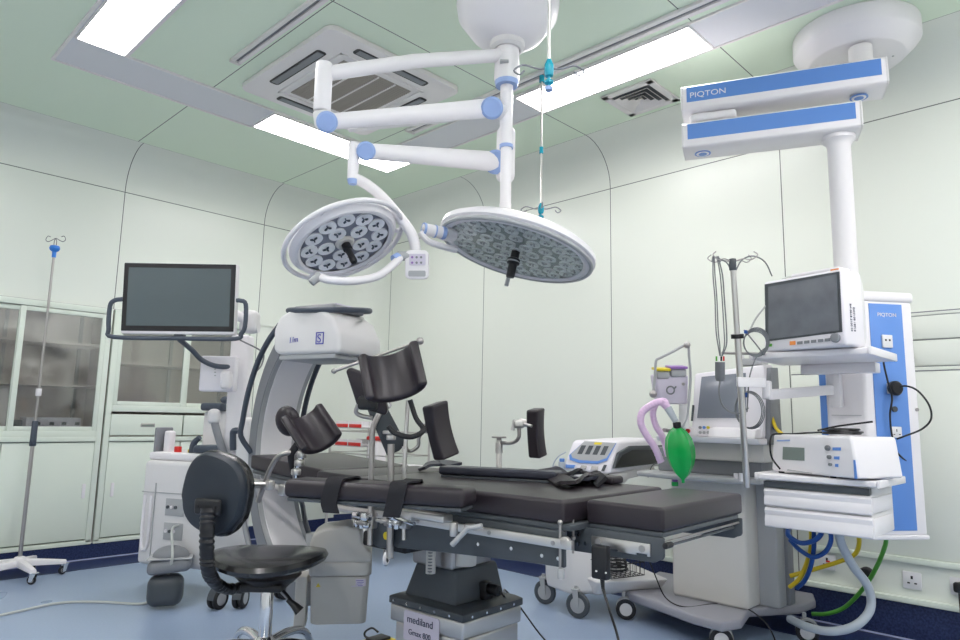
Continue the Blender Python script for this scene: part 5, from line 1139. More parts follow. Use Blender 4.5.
# sloped front panel
pA, pB_, pC, pD = dq(.0, -.002, .80), dq(Lw, -.002, .79), dq(Lw, .098, .985), dq(.02, .078, .985)
fn = (pB_-pA).cross(pD-pA).normalized(); fn = fn if fn.dot(EYE-pA) > 0 else -fn
def fq(s, h): return (pA.lerp(pB_, s)).lerp(pD.lerp(pC, s), h)+fn*.003
def poly3(pts_, m, name, par, th=.003):
    b = MB(); b.hexa([fq(*p)-fn*.001 for p in pts_], [fq(*p)+fn*th for p in pts_], 0); return b.build(name, m, par)
poly3([(.06, .50), (.10, .36), (.30, .28), (.7, .28), (.88, .40), (.97, .93), (.28, .96)], 'blue', 'keypad_rim', cs)
poly3([(.09, .53), (.15, .42), (.32, .36), (.69, .36), (.85, .46), (.96, .93), (.28, .96)], 'lgrey', 'keypad', cs, .004)
for k in range(4): poly3([(.22+.16*k, .55), (.32+.16*k, .55), (.35+.16*k, .82), (.25+.16*k, .82)], 'dgrey', 'key_group', cs, .006)
poly3([(.50, .86), (.66, .86), (.67, .93), (.51, .93)], 'yellow', 'warning_label', cs, .005)
poly3([(.05, .10), (.25, .10), (.26, .20), (.06, .20)], 'blue', 'socket_strip', cs, .005)
poly3([(.38, .10), (.50, .10), (.50, .2), (.38, .2)], 'satin', 'connector', cs, .006)
poly3([(.60, .08), (.74, .08), (.74, .2), (.6, .2)], 'satin', 'connector', cs, .006)
poly3([(.82, .08), (.88, .08), (.90, .26), (.84, .26)], 'dgrey', 'switch', cs, .006)
b = MB(); o2_ = dq(Lw+.004, 0, 0)
b.prism([(.02, .825), (.10, .90), (.22, .93), (dpl+.03, .925), (dpl+.03, .84), (.03, .825)], o2_, dd, (0, 0, 1), dU*.012, .003); b.build('side_grip', 'black', cs)
b = MB(); b.prism([(.02, .825), (.10, .90), (.22, .93), (dpl+.04, .925), (dpl+.04, .955), (.2, .955), (.07, .915)], o2_-dU*.002, dd, (0, 0, 1), dU*.018, .003); b.build('grip_trim', 'dgrey', cs)
# cart: column, skirted base, basket
b = MB(); b.cyl(dq(.18, .22, .25), dq(.18, .22, .76), .035, n=20); b.build('column', 'lgrey', t)
p1_, p2_ = Pz(545, 604, 0), Pz(578, 618, 0)
bo = V(((p1_.x+p2_.x)/2, (p1_.y+p2_.y)/2, 0)); bU = (p2_-p1_).normalized(); bV = V((-bU.y, bU.x, 0)); bV = bV if bV.dot(FW) > 0 else -bV
def bq(u, w, z): return bo+bU*u+bV*w+V((0, 0, z))
b = MB(); b.hexa([bq(-.19, .02, .14), bq(-.10, -.03, .11), bq(.12, -.03, .11), bq(.24, .06, .14), bq(.24, .30, .14), bq(-.19, .30, .14)], [bq(-.20, .02, .36), bq(-.10, -.02, .38), bq(.12, -.02, .38), bq(.20, .06, .38), bq(.22, .30, .38), bq(-.20, .30, .38)], .03, 4); sk = b.build('base_shell', 'offwhite', t)
b = MB(); b.hexa([bq(.05, .06, .13), bq(.24, .06, .13), bq(.30, .50, .13), bq(.0, .50, .13)], [bq(.03, .02, .245), bq(.30, .04, .22), bq(.42, .46, .22), bq(.0, .5, .245)], .02, 3); b.build('rear_foot', 'offwhite', sk)
text('lettering', 'Acclarent', .018, bq(-.13, -.030, .30), bU, (0, 0, 1), 'inkblue', sk) if False else None
b = MB(); b.prism([(0, 0), (.006, 0), (.006, .03), (.012, .03), (.02, .016), (.014, .006), (.0, .045)], bq(-.14, -.033, .285), bU, (0, 0, 1), -bV*.001); b.build('logo', 'blue', sk)
b = MB(); b.obox(bq(-.06, -.030, .285), (.07, .001, .008), frame_from((0, 0, 1), bU)); b.build('logo_line', 'inkblue', sk)
caster(t, p1_, .070, 'castor', 105, 'dgrey', 'lgrey', False, 'lgrey', .018); caster(t, p2_, .070, 'castor', 105, 'dgrey', 'lgrey', False, 'lgrey', .018)
# wire basket full of cable
t2 = thing('wire_basket', 'black wire basket on the white cart beneath the head end of the table', 'basket', bq(.26, .20, .25))
b = MB()
for z in (.25, .32, .39): b.tube([bq(.16, .06, z), bq(.38, .06, z), bq(.38, .30, z), bq(.16, .30, z)], .003, 6, closed=True)
for k in range(8):
    u = .16+.22*k/7; b.tube([bq(u, .06, .39), bq(u, .06, .25), bq(u, .30, .25), bq(u, .30, .39)], .002, 6)
for k in range(1, 7):
    w_ = .06+.24*k/7; b.tube([bq(.16, w_, .39), bq(.16, w_, .25), bq(.38, w_, .25), bq(.38, w_, .39)], .002, 6)
b.build('wire_frame', 'black', t2)
b = MB(); random.seed(8)
for k in range(5): b.torus(bq(.27, .18, .275+.018*k), .075-.004*k, .006, None, 7, 28, sq=.9)
tag(b.build('cable_coil', 'rubber'), 'coiled black cable lying in the wire basket', 'cable')
cord('grey cable arching over from the console to the trolley behind the breathing bag', [Pd(648, 477, 4.3), Pd(652, 466, 4.2), Pd(658, 463, 4.2), Pd(664, 464, 4.25), Pd(668, 471, 4.3)], .004, 'gcable')
cord('pale tubing and clear bottle lead at the left of the treatment console', [Pd(566, 452, 4.15), Pd(558, 457, 4.15), Pd(553, 466, 4.15), Pd(556, 476, 4.15)], .004, 'hosegrey')
# ---------------------------------------------------------------- anaesthesia machine
t = thing('anaesthesia_machine', 'white and grey anaesthesia machine with a screen on a wheeled grey base', 'anaesthesia machine', (3.75, 1.75, 0))
w1, w2, w3 = Pz(626, 619, 0), Pz(722, 651, 0), Pz(808, 643, 0)
# base plate: curved outline
P_ = [(624, 594), (630, 601), (655, 610), (692, 624), (722, 632), (742, 629), (750, 617), (800, 614), (816, 608), (812, 596), (790, 588)]
bt = [Pz(x_, y_, .105) for x_, y_ in P_]; far = [V((4.12, 1.62, .13)), V((4.12, 2.35, .13)), V((3.80, 2.30, .13))]
ol = bt+far
b = MB(); b.hexa([V((p.x, p.y, .102)) for p in ol], [V((p.x, p.y, .150)) for p in ol], .012, 3); b.build('base_plate', 'basegrey', t)
for w_, h_ in ((w1, 122), (w2, 115), (w3, 109)): caster(t, w_+V((.0, .0, 0)), .056, 'castor', h_, 'black', 'offwhite', True, 'lgrey', .024)
caster(t, (4.0, 2.25, 0), .055, 'castor', 30, 'black', 'offwhite', True, 'lgrey', .024)
x0_ = 3.62
b = MB(); b.box(x0_, 3.80, 1.555, 1.985, .149, .80, .02, 4); bd = b.build('lower_cabinet', 'warm', t)
b = MB(); b.box(3.77, 3.88, 1.455, 1.70, .149, .80, .012, 3); b.build('front_post', 'lgrey', t)
b = MB(); b.box(3.88, 3.96, 1.44, 1.75, .149, .98, .008, 2); b.build('rear_post', 'mgrey', t)
# work surface
wt = [Pz(632, 481, .845), Pz(700, 489, .845), Pz(752, 489, .845), Pz(762, 481, .845)]
b = MB(); ol = [V((3.45, 2.10, 0)), V((3.40, 1.85, 0)), V((3.42, 1.53, 0)), V((3.50, 1.42, 0)), V((3.86, 1.42, 0)), V((3.86, 2.12, 0))]
b.hexa([V((p.x, p.y, .80)) for p in ol], [V((p.x, p.y, .828)) for p in ol], .010, 3); b.build('worktop', 'lgrey', t)
b = MB(); b.box(3.60, 3.85, 1.45, 2.05, .828, .96, .01, 2); b.build('recess_body', 'mgrey', t)
b = MB(); b.box(3.56, 3.80, 1.42, 1.98, .905, 1.003, .01, 2); b.build('upper_shell', 'warm', t)
# drawer ledge with knobs
b = MB(); b.hexa([V(p) for p in ((3.44, 1.39, 1.0), (3.70, 1.39, 1.0), (3.70, 1.96, 1.0), (3.44, 1.96, 1.0))], [V(p) for p in ((3.42, 1.39, 1.03), (3.70, 1.39, 1.03), (3.70, 1.96, 1.03), (3.42, 1.96, 1.03))], .006, 2); dk = b.build('deck', 'white', t)
b = MB(); b.hexa([V(p) for p in ((3.50, 1.40, 1.03), (3.70, 1.40, 1.03), (3.70, 1.79, 1.03), (3.50, 1.79, 1.03))], [V(p) for p in ((3.56, 1.40, 1.41), (3.68, 1.40, 1.42), (3.68, 1.79, 1.38), (3.56, 1.79, 1.375))], .014, 3); mh = b.build('screen_housing', 'plastic', t)
b = MB(); b.hexa([V(p) for p in ((3.53, 1.375, 1.0), (3.70, 1.375, 1.0), (3.70, 1.402, 1.0), (3.53, 1.402, 1.0))], [V(p) for p in ((3.59, 1.375, 1.395), (3.68, 1.375, 1.40), (3.68, 1.402, 1.40), (3.59, 1.402, 1.395))], .004); b.build('side_cover', 'mgrey', t)
sc4 = [Px(x_, y_, 3.525) for x_, y_ in ((702, 377), (746, 373), (746, 418), (697.5, 418))]
sn_ = V((-.99, 0, .12))
b = MB(); pl_ = []
def onface(x_, y_): # the sloped front of the housing
    n_ = V((-.37, 0, .06)).normalized(); o_ = V((3.50, 1.6, 1.03)); d_r = ray(x_, y_); return EYE+d_r*((o_-EYE).dot(n_)/d_r.dot(n_))
qs = [onface(x_, y_) for x_, y_ in ((697.5, 418), (746, 418), (746, 373), (702, 377))]
b.hexa(qs, [q+V((-.006, 0, .001)) for q in qs], .001); b.build('screen', 'screen3', mh)
qs = [onface(x_, y_) for x_, y_ in ((691, 421), (693, 421), (694.5, 405), (692.5, 405))]
b = MB(); b.hexa(qs, [q+V((-.003, 0, 0)) for q in qs]); b.build('air_slot', 'dgrey', mh)
for (x_, m_) in ((700.5, 'mgrey'), (704.5, 'blue'), (708.5, 'yellow')):
    for y_ in (427.5, 432.5):
        b = MB(); q = onface(x_, y_); b.cyl(q, q+V((-.008, 0, 0)), .008, n=12); b.build('key', m_ if y_ < 430 else 'lgrey', mh)
b = MB(); b.hexa([V(p) for p in ((3.43, 1.41, 1.03), (3.52, 1.41, 1.03), (3.52, 1.66, 1.03), (3.43, 1.66, 1.03))], [V(p) for p in ((3.45, 1.41, 1.075), (3.52, 1.41, 1.085), (3.52, 1.66, 1.085), (3.45, 1.66, 1.075))], .008, 3); b.build('drawer_front', 'white', t)
b = MB(); b.box(3.452, 3.458, 1.46, 1.56, 1.052, 1.062); b.build('drawer_slot', 'lgrey', t)
b = MB(); q = Px(690, 431, 3.44); b.cyl(q+V((.03, 0, -.01)), q-V((.02, 0, 0)), .028, n=24, bev=.004); kb = b.build('flow_knob', 'white', t)
b = MB(); b.cyl(q-V((.02, 0, 0)), q-V((.03, 0, 0)), .012, n=16); b.build('knob_cap', 'red', kb)
q = Px(684, 428, 3.44); b = MB(); b.cyl(q+V((.03, 0, 0)), q-V((.02, 0, 0)), .010, n=16, bev=.003); b.build('green_knob', 'limegreen', t)
for x_ in (758, 763): b = MB(); b.cyl(Px(x_-22, 479, 3.45)-V((0, 0, .012)), Px(x_-22, 479, 3.45)+V((0, 0, .028)), .011, n=12); b.build('white_peg', 'white', t)
b = MB(); b.box(3.60, 3.90, 1.42, 1.46, .86, .90); 
# top gear
b = MB(); b.box(3.59, 3.67, 1.42, 1.56, 1.412, 1.45, .008, 2); b.build('top_module', 'lgrey', t)
for k in range(3): b = MB(); b.cyl((3.62, 1.44+.05*k, 1.448), (3.62, 1.44+.05*k, 1.475), .012, n=12); b.build('top_connector', 'offwhite', t)
# vaporiser / absorber block on the left with its arm
vz = [Pd(x_, y_, 3.62) for x_, y_ in ((655, 376), (689, 375), (688, 405), (660, 404))]
b = MB(); b.hexa([q for q in vz], [q+FW*.12 for q in vz], .014, 3); ab_ = b.build('absorber', 'carton', t)
for (xa, xb, ya, yb_, m_) in ((656, 671, 368.5, 371, 'yellow'), (670, 688, 366.5, 369, 'purple')):
    qs = [Pd(x_, y_, 3.60) for x_, y_ in ((xa, yb_), (xb, yb_), (xb, ya), (xa, ya))]; b = MB(); b.hexa(qs, [q+FW*.10 for q in qs], .003, 2); b.build('collar_band', m_, ab_)
    qs = [Pd(x_, y_, 3.61) for x_, y_ in ((xa+1, yb_+8), (xb-1, yb_+8), (xb-1, yb_), (xa+1, yb_))]; b = MB(); b.hexa(qs, [q+FW*.08 for q in qs], .01, 3); b.build('canister', 'lgrey', ab_)
b = MB(); q = Pd(670, 390, 3.60); b.torus(q-FW*.01, .020, .004, frame_from(-FW), 8, 24); b.tube([q-FW*.01+RT*.018-DN*.006, q-FW*.01+RT*.03-DN*.02], .004, 8); b.build('dial', 'gcable', ab_)
b = MB(); q = Pd(683, 384, 3.60); b.cyl(q, q-FW*.008, .008, n=12); b.build('dial_screw', 'satin', ab_)
b = MB(); b.tube([Pd(653, 396, 3.6), Pd(655, 375, 3.6), Pd(656, 361, 3.6), Pd(660, 358, 3.6), Pd(672, 352, 3.6), Pd(687, 345, 3.6), Pd(689, 356, 3.6), Pd(690.5, 375, 3.6), Pd(689, 400, 3.6), Pd(687, 415, 3.6), Pd(683, 426, 3.6), Pd(676, 430, 3.6)], .007, 10, sm=3); sw = b.build('swing_arm', 'lgrey', t)
for x_, y_, r_ in ((687, 345, .018), (653, 394, .020)): b = MB(); b.sph(Pd(x_, y_, 3.59), r_); b.build('arm_joint', 'satin', sw)
b = MB(); b.tube([Pd(684, 404, 3.62), Pd(684, 428, 3.62)], .026, 16); b.build('absorber_post', 'offwhite', t)
b = MB(); b.tube([Pd(672, 431, 3.55), Pd(664, 430, 3.5)], .010, 12); b.build('bag_port', 'satin', t)
# breathing bag and lilac hoses
t = thing('breathing_bag', 'bright green breathing bag hanging from the anaesthesia machine', 'breathing bag', Pd(680, 425, 3.35))
bt_, bb_ = Pd(677, 425, 3.38), Pd(683, 480, 3.36)
b = MB(); bm = bmesh.new(); prof = [(.012, 0), (.016, .02), (.022, .05), (.042, .12), (.062, .25), (.070, .42), (.068, .58), (.056, .74), (.036, .88), (.016, .96), (.006, 1.0)]
rings = []
for r_, s in prof:
    c_ = bt_.lerp(bb_, s); rings.append([bm.verts.new(c_+RT*r_*math.cos(R(a))*(1+.10*math.cos(R(a*5)))+FW*r_*.75*math.sin(R(a))*(1-.30*math.cos(R(a*3)))) for a in range(0, 360, 15)])
for X_, Y_ in zip(rings, rings[1:]):
    for k in range(24): bm.faces.new((X_[k], X_[(k+1) % 24], Y_[(k+1) % 24], Y_[k]))
bm.faces.new(rings[0][::-1]); bm.faces.new(rings[-1]); b._merge(bm); b.build('bag', 'bag', t)
b = MB(); b.cyl(bt_+(bb_-bt_)*-.05, bt_+(bb_-bt_)*.06, .020, n=16, bev=.003); b.build('neck_band', 'black', t)
b = MB(); b.cyl(bb_-(bb_-bt_)*.01, bb_+(bb_-bt_)*.05, .008, n=10); b.build('tail', 'bag', t)
b = MB(); b.cyl(Pd(676, 422, 3.39), Pd(668, 408, 3.42), .015, .020, n=16); b.build('clear_connector', 'hosegrey', t)
def hose(label, pts, r, m, name='hose', ridge=True, cat='hose'):
    p2 = cr(pts, 14); b = MB(); N_ = len(p2); b.tube(p2, (lambda s: r*(1+.04*math.sin(s*N_*1.6))) if ridge else r, 12); return tag(b.build(name, m), label, cat)
hose('lilac corrugated breathing hose looping at the left and falling behind the bag', [Pd(668, 408, 3.42), Pd(660, 402, 3.42), Pd(650, 406, 3.43), Pd(642, 413, 3.44), Pd(641, 424, 3.44), Pd(647, 436, 3.44), Pd(655, 448, 3.44), Pd(661, 462, 3.44)], .018, 'pink', 'breathing_hose')
hose('second lilac breathing hose forming the inner loop beside the green bag', [Pd(668, 408, 3.46), Pd(664, 401, 3.5), Pd(656, 404, 3.5), Pd(653, 414, 3.5), Pd(656, 426, 3.5), Pd(661, 434, 3.5), Pd(665, 444, 3.5), Pd(668, 456, 3.48)], .016, 'pink', 'breathing_hose')
t = thing('small_bottle', 'small green bottle with a purple cap on the worktop below the green bag', 'bottle', Px(675, 484, 3.45))
b = MB(); q = Px(675, 486, 3.46); b.cyl(q, q+V((0, 0, .022)), .018, n=16, bev=.003); b.build('body', 'bag', t)
b = MB(); b.cyl(q+V((0, 0, .022)), q+V((0, 0, .045)), .015, n=16, bev=.003); b.build('cap', 'purple', t)

# ---------------------------------------------------------------- patient monitor on the top shelf
t = thing('patient_monitor', 'white patient monitor with a dark scratched screen on the upper pendant shelf', 'patient monitor', (3.15, 1.0, 1.413))
def onp(x_, y_, o_, n_): d_r = ray(x_, y_); n_ = V(n_); return EYE+d_r*((V(o_)-EYE).dot(n_)/d_r.dot(n_))
A0 = Pz(764, 352, 1.416); B0 = Pz(846, 345, 1.416); mU = (B0-A0).normalized(); mN = V((mU.y, -mU.x, 0)); mN = mN if mN.dot(EYE-A0) > 0 else -mN
back_ = -mN; mN2 = (mN+V((0, 0, .0))).normalized()
fp = lambda x_, y_, off=0: onp(x_, y_, A0, mN2)+mN2*off
c4 = [A0, B0, fp(841, 268.5), fp(763.5, 282)]
b = MB(); b.hexa(c4, [q+back_*.14 for q in c4], .012, 3); pm = b.build('casing', 'plastic', t)
cB = [q+back_*.14 for q in c4]; ctr = sum(cB, V())/4
b = MB(); b.hexa([ctr+(q-ctr)*.98 for q in cB], [ctr+(q-ctr)*.72+back_*.10 for q in cB], .012, 3); b.build('rear_shell', 'offwhite', t)
def mquad(pts_, m, name, par, off=.003, th=.003, bev=0): qs = [fp(x_, y_, off) for x_, y_ in pts_]; b = MB(); b.hexa(qs, [q-mN2*th for q in qs], bev); return b.build(name, m, par)
mquad(((766, 341.5), (842.5, 332), (839.5, 271.5), (765, 284.5)), 'dgrey', 'screen_bezel', pm, .003, .004)
mquad(((769, 339.5), (840, 330.5), (837, 274.5), (769, 287)), 'screen2', 'screen', pm, .005, .003)
b = MB(); q = fp(837, 338, .004); b.cyl(q, q+mN2*.014, .019, n=22, bev=.003); b.build('dial', 'mgrey', pm)
mquad(((790.5, 345.3), (796, 344.8), (796, 341), (790.5, 341.5)), 'orange', 'alarm_key', pm, .006)
for k in range(5):
    x_ = 798+6.9*k; y_ = 344.6-.75*k; mquad(((x_, y_), (x_+5, y_-.5), (x_+5, y_-3.4), (x_, y_-2.9)), 'mgrey', 'key', pm, .006)
mquad(((769.5, 346.8), (772.5, 346.5), (772.5, 343.8), (769.5, 344)), 'limegreen', 'power_key', pm, .006)
b = MB(); qs = [fp(788, 277, 0)+back_*.02, fp(836, 268.8, 0)+back_*.02, fp(836, 268.8, 0)+back_*.10, fp(788, 277, 0)+back_*.10]; b.hexa(qs, [q+V((0, 0, .014)) for q in qs], .006); b.build('top_handle', 'white', pm)
mquad(((831, 271), (839, 269.6), (839, 268.2), (831, 269.6)), 'orange', 'alarm_light', pm, .004)
sd = c4[1]+back_*.05
for k in range(2):
    o_ = B0+mU*.001+back_*(.052+.022*k)+V((0, 0, .20-.012*k))
    text('lettering', ['SN 0018 2100 03', 'DC2105 18219'][k], .016, o_+V((0, 0, -.03)), -V((0, 0, 1)), back_*-1, 'ink', pm, sx=1.0)
b = MB(); b.sph(B0+mU*-.03+back_*.24+V((0, 0, .06)), .05, (1, 1, 1)); 
# lead draped over the monitor
cord('white lead draped over the top left corner of the patient monitor', [Pd(797, 276, 3.18), Pd(783, 279, 3.06), Pd(776, 292, 3.02), Pd(768, 303, 3.0), Pd(756, 318, 3.0), Pd(750, 330, 3.0)], .004, 'cable')
# ---------------------------------------------------------------- white device on the lower shelf
t = thing('electrosurgical_unit', 'white box-shaped device with a small grey display on the lower pendant shelf', 'medical device', (3.15, 1.0, .892))
A0 = Pz(771, 470.5, .900); B0 = Pz(858.5, 479.3, .900); mU = (B0-A0).normalized(); mN = V((mU.y, -mU.x, 0)); mN = mN if mN.dot(EYE-A0) > 0 else -mN; back_ = -mN; mN2 = mN
H_ = fp(858, 437.0).z-B0.z
c4 = [A0, B0, fp(851, 436.5), fp(773, 434)]
b = MB(); bk = .25; b.hexa(c4, [c4[0]+back_*bk+mU*.03, c4[1]+back_*bk-mU*.0, c4[2]+back_*bk-mU*.0, c4[3]+back_*bk+mU*.03], .012, 4); eu = b.build('casing', 'white', t)
mquad(((783, 459.5), (804.5, 460.8), (804.5, 447.8), (783.4, 446.8)), 'lcd', 'display', eu, .003)
mquad(((777, 441.5), (790, 441.2), (790, 439.6), (777, 440)), 'paleblue', 'brand_print', eu, .001, .002)
for x_, y_, r_, L_ in ((829, 448, .011, 12), (830.5, 457, .008, 9), (831.5, 464.5, .006, 7)):
    b = MB(); q = fp(x_, y_, .002); b.cyl(q, q+mN2*.012, r_, n=16, bev=.002); b.build('port', 'gcable', eu)
    mquad(((x_+4, y_+2.2), (x_+L_, y_+2.6), (x_+L_, y_-.6), (x_+4, y_-.6)), 'blue', 'port_mark', eu, .003)
mquad(((855, 479), (857.6, 479), (855.5, 460), (853.8, 460)), 'blue', 'blue_stripe', eu, .003)
mquad(((787, 470.5), (812, 474), (812, 473), (788, 469.3)), 'lgrey', 'curve_line', eu, .002)
for dx, dy in ((.03, .03), (.03, .22), (.30, .03), (.30, .22)):
    q = A0+mU*dx+back_*dy; b = MB(); b.cyl(V((q.x, q.y, .892)), V((q.x, q.y, .905)), .012, n=12); b.build('foot', 'rubber', t)
b = MB(); q = A0.lerp(B0, .62)+back_*.13; q.z = c4[2].z+.010
for k in range(4): b.torus(q+V((.005*math.sin(k*2), .006*math.cos(k*3), .008*k*.7)), .085-.006*k, .0045, None, 7, 32, sq=.8)
cq = b.build('cable_coil', 'black'); tag(cq, 'coil of thin black cable resting on top of the white box-shaped device', 'cable')
b = MB(); b.tube([q+V((-.06, .08, .01)), q+V((.02, .02, .03)), q+V((.05, -.10, .05))], .004, 8, sm=4); ce = b.build('cable_end', 'black', cq)
b = MB(); b.tube([q+V((-.02, .08, .002)), Pd(806, 433, 3.05), Pd(790, 434, 3.0), Pd(775, 434, 2.98), Pd(771, 437, 2.97), Pd(770, 446, 2.96), Pd(772, 458, 2.955), Pd(780, 469, 2.95)], .004, 8, sm=6); b.build('cable_lead', 'black', cq)

# plug and cord on the blue column
pq = pb+fB*.135+nB*.012+V((0, 0, 1.278))
t = thing('plug', 'round black plug in the blue service column, on a hanging looped cord', 'plug', pq)
b = MB(); b.lathe([(0, .0), (.030, .0), (.034, .008), (.034, .022), (.026, .032), (0, .034)], pq, nB, 22); pgb = b.build('plug_body', 'black', t)
b = MB(); b.tube([pq+nB*.02, Pd(906, 386, 3.10), Pd(918, 391, 3.06), Pd(929, 405, 3.04), Pd(931, 419, 3.04), Pd(922, 429, 3.06), Pd(905, 436, 3.07), Pd(897, 439, 3.10)], .0042, 8, sm=6); b.build('lead', 'black', t)
cord('black cord running down the blue panel behind the lower device', [Pd(883, 352, 3.13), Pd(884, 365, 3.12), Pd(888, 382, 3.11), Pd(892, 398, 3.11), Pd(890, 415, 3.10), Pd(892, 435, 3.10), Pd(897, 452, 3.10), Pd(910, 465, 3.12), Pd(914, 476, 3.12)], .0042, 'black')

# ---------------------------------------------------------------- pole with leads beside the monitor
zref = 0; pA_, pB2_ = Pd(732.5, 260, 2.9), Pd(747, 487, 2.9)
pz = V((pA_.x, pA_.y, 0)); ztop, zbot = pA_.z, pB2_.z; plerp = lambda z: pB2_.lerp(pA_, (z-zbot)/(ztop-zbot))
t = thing('lead_pole', 'steel infusion pole with hooks, held by the pendant clamp arm', 'pole', pB2_)
b = MB(); b.cyl(plerp(zbot), plerp(1.47), .0135, n=16); b.cyl(plerp(1.47), plerp(ztop), .0115, n=14); b.build('pole', 'steel', t)
b = MB(); b.cyl(pz+V((0, 0, ztop-.045)), pz+V((0, 0, ztop+.005)), .015, n=14, bev=.003); b.build('hook_hub', 'dgrey', t)
b = MB(); b.cyl(plerp(1.462), plerp(1.480), .026, n=16); b.build('pole_clamp', 'black', t)
for a in (20, 160, 200, 340):
    d = RT*math.cos(R(a))+V((FW.x, FW.y, 0))*math.sin(R(a)); c = pz+V((0, 0, ztop-.01)); b = MB()
    b.tube([c, c+d*.04+V((0, 0, .012)), c+d*.075+V((0, 0, .006)), c+d*.10+V((0, 0, .025)), c+d*.085+V((0, 0, .04))], .0025, 8, sm=4); b.build('hook', 'satin', t)
def leads(label, paths, r, m, name='lead_bundle', cat='cable'):
    b = MB()
    for p in paths: b.tube(p, r, 6, sm=5)
    return tag(b.build(name, m), label, cat)
def one_lead(label, path, r=.003, m='gcable', group=None): return cord(label, path, r, m, 'monitor_lead', 6, 'lead', 6, group)
hubp = Pd(713, 256, 2.92)
for k, dx in enumerate((0, 2.2, 8, 10.5)):
    one_lead('thin grey monitoring lead hanging in the loop left of the pole', [Pd(712+dx*.8, 262, 2.92), Pd(713+dx*.5, 257, 2.92), Pd(713+dx*.9, 275, 2.9), Pd(715+dx*.9, 300, 2.9+.01*k), Pd(716+dx*1.0, 330, 2.9), Pd(718+dx*.8, 345, 2.9), Pd(720+dx*.2, 356, 2.9)], .0028, 'gcable', 'grey monitoring leads left of the pole')
one_lead('grey lead arching from the pole hooks over to the patient monitor', [Pd(736, 270, 2.9), Pd(742, 260, 2.9), Pd(753, 256, 2.92), Pd(765, 262, 2.98), Pd(772, 276, 3.02)])
one_lead('thin lead arching from the left hook to the pole top', [Pd(713, 256, 2.92), Pd(722, 260, 2.9), Pd(727, 263, 2.9), Pd(731, 270, 2.9)])
t2 = thing('lead_junction_box', 'small dark grey cable junction box hanging from leads in front of the machine screen', 'junction box', Pd(720, 370, 2.9))
b = MB(); q1, q2 = Pd(720, 362, 2.9), Pd(720, 381, 2.9); b.tube([q1, q1.lerp(q2, .1), q1.lerp(q2, .85), q2], lambda s: .021-.005*(s > .9), 14, flat=.8); b.build('casing', 'gcable', t2)
for k in range(4): b = MB(); q = Pd(716.5+2.4*k, 361, 2.89); b.cyl(q, q-DN*.02, .004, n=8); b.build('connector', ['limegreen', 'white', 'black', 'red'][k], t2)
b = MB(); b.tube([q2, Pd(719, 392, 2.9), Pd(722, 404, 2.9), Pd(730, 412, 2.9), Pd(740, 413, 2.9), Pd(748, 408, 2.92)], .0035, 8, sm=5); b.build('tail_lead', 'gcable', t2)
t3 = thing('coiled_lead', 'coiled grey lead with a blue clip hung between pole and monitor shelf', 'lead', Pd(755, 342, 2.93))
b = MB(); 
for k in range(4): b.torus(Pd(755+k*.5, 343-k*.3, 2.93), .050+.004*k, .0026, frame_from(-FW+RT*.08*k), 6, 30)
b.build('coil', 'gcable', t3)
b = MB(); b.tube([Pd(744, 330, 2.93), Pd(755, 343, 2.93), Pd(764, 355, 2.93)], .003, 6, sm=3); b.build('cross_lead', 'gcable', t3)
b = MB(); b.obox(Pd(746, 332, 2.92), (.022, .012, .016), None, .004); b.build('clip', 'hoseblue', t3)
b = MB(); b.tube([Pd(764, 355, 2.95), Pd(766, 348, 2.95), Pd(757, 356, 2.93), Pd(750, 375, 2.93), Pd(748, 395, 2.95), Pd(747, 412, 2.96)], .003, 6, sm=4); b.build('tail', 'gcable', t3)
t3 = thing('coiled_lead', 'narrow coil of blue-clipped leads behind the steel pole, above the deck', 'lead', Pd(747, 400, 3.0))
b = MB()
for k in range(3): b.torus(Pd(748+k, 410, 3.0), .085+.003*k, .0026, frame_from(RT+FW*.35), 6, 30, sq=.9)
b.build('coil', 'gcable', t3)
b = MB(); b.obox(Pd(747, 395, 2.99), (.014, .012, .022), None, .003); b.build('clip', 'hoseblue', t3)
b = MB(); b.cyl(Pd(722, 353, 2.93), Pd(766, 354, 2.98), .006, n=10); tag(b.build('accessory_rail', 'satin'), 'short steel accessory rail crossing behind the pole, below the coiled lead', 'rail')

# ---------------------------------------------------------------- gas hoses below and beside the drawers
hose('green gas hose curving down from the pendant to the anaesthesia machine', [Pd(886, 533, 3.25), Pd(885, 546, 3.3), Pd(875, 570, 3.4), Pd(862, 590, 3.5), Pd(845, 607, 3.6), Pd(828, 613.5, 3.65), Pd(812, 614, 3.7)], .0105, 'limegreen', 'gas_hose', False)
hose('translucent grey suction hose sweeping under the drawers and along the floor', [Pd(838, 530, 3.2), Pd(842, 545, 3.2), Pd(853, 566, 3.2), Pd(866, 583, 3.2), Pd(871, 598, 3.2), Pd(869, 612, 3.18), Pd(858, 624, 3.17), Pd(843, 630, 3.2), Pd(825, 631, 3.25), Pd(805, 626, 3.35), Pd(790, 619, 3.5)], .020, 'hosegrey', 'suction_hose', False)
hose('yellow gas hose crossing behind the suction hose to the left', [Pd(858, 530, 3.3), Pd(859, 544, 3.35), Pd(854, 555, 3.4), Pd(838, 562, 3.45), Pd(815, 569, 3.5), Pd(790, 576, 3.55)], .011, 'hoseyellow', 'gas_hose', False)
hose('yellow gas hose hanging down beside the blue hoses', [Pd(811, 520, 3.3), Pd(811, 545, 3.35), Pd(807, 562, 3.4), Pd(800, 578, 3.45), Pd(790, 587, 3.5)], .011, 'hoseyellow', 'gas_hose', False)
hose('blue gas hose falling in a double loop below the drawers', [Pd(818, 520, 3.25), Pd(822, 531, 3.25), Pd(815, 540, 3.28), Pd(801, 543, 3.35), Pd(789, 536, 3.4), Pd(788, 530, 3.45)], .012, 'hoseblue', 'gas_hose', False)
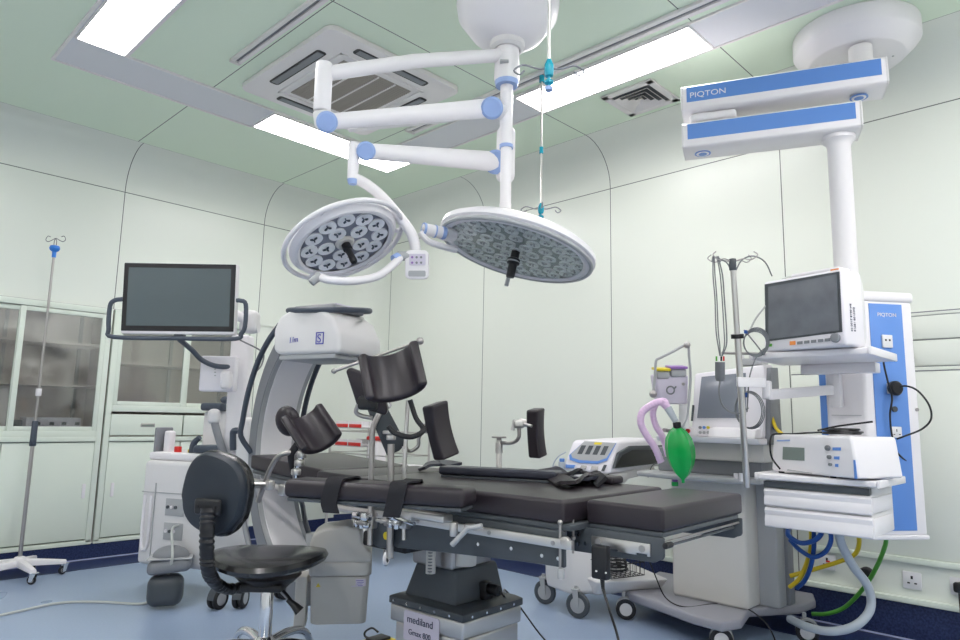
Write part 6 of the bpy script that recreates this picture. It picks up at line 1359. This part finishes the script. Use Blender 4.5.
hose('blue gas hose with the wide outer loop under the drawers', [Pd(829, 525, 3.2), Pd(831, 540, 3.22), Pd(825, 552, 3.26), Pd(813, 557, 3.3), Pd(800, 550, 3.36), Pd(790, 540, 3.42)], .011, 'hoseblue', 'gas_hose', False)
hose('blue gas hose hanging straight down to the foot of the machine', [Pd(813, 522, 3.3), Pd(814, 545, 3.33), Pd(811, 565, 3.36), Pd(805, 580, 3.42), Pd(797, 588, 3.48)], .011, 'hoseblue', 'gas_hose', False)
hose('yellow and blue hose stub rising beside the machine side cover', [Pd(768, 410, 3.55), Pd(772, 418, 3.5), Pd(776, 428, 3.45), Pd(782, 434, 3.4)], .009, 'hoseyellow', 'gas_hose', False)
hose('blue hose stub rising beside the machine side cover, below the yellow one', [Pd(768, 424, 3.52), Pd(774, 428, 3.48), Pd(781, 433, 3.45)], .009, 'hoseblue', 'gas_hose', False)
cord('thin black cord lying across the grey machine base', [Px(649, 560, 3.30), Px(655, 575, 3.35), Px(666, 598, 3.42), Pz(685, 607, .150), Pz(712, 604, .150), Pz(735, 604, .150), Pz(748, 609, .150), Pz(765, 622, .15), Pz(775, 640, .08), Pz(778, 660, .01)], .0035, 'black')
# foot switch beside the base
q = Pz(378, 642, .05)
t = thing('foot_switch', 'yellow foot switch with a black cord loop beside the table base', 'foot switch', V((q.x, q.y, 0)))
b = MB(); b.obox(V((q.x, q.y, .03)), (.16, .12, .06), TF, .015, 3); b.build('pedal', 'yellow', t)
b = MB(); b.obox(V((q.x, q.y, .066)), (.10, .07, .014), TF, .005); b.build('tread', 'black', t)
b = MB(); b.tube([Pz(378, 632, .07), Pz(372, 628, .08), Pz(365, 632, .07), Pz(366, 637, .05), Pz(376, 639, .07)], .005, 8, sm=5); b.build('lead', 'black', t)
# small hospital items: bottle lead at the console
t = thing('suction_bottle', 'small clear bottle with a blue cap at the left of the treatment console', 'bottle', Pd(560, 470, 4.1))
b = MB(); q = Pd(562, 472, 4.08); b.cyl(q, q+V((0, 0, .06)), .022, n=16, bev=.004); b.build('body', 'hosegrey', t)
b = MB(); b.cyl(q+V((0, 0, .06)), q+V((0, 0, .08)), .016, n=16, bev=.003); b.build('cap', 'blue', t)
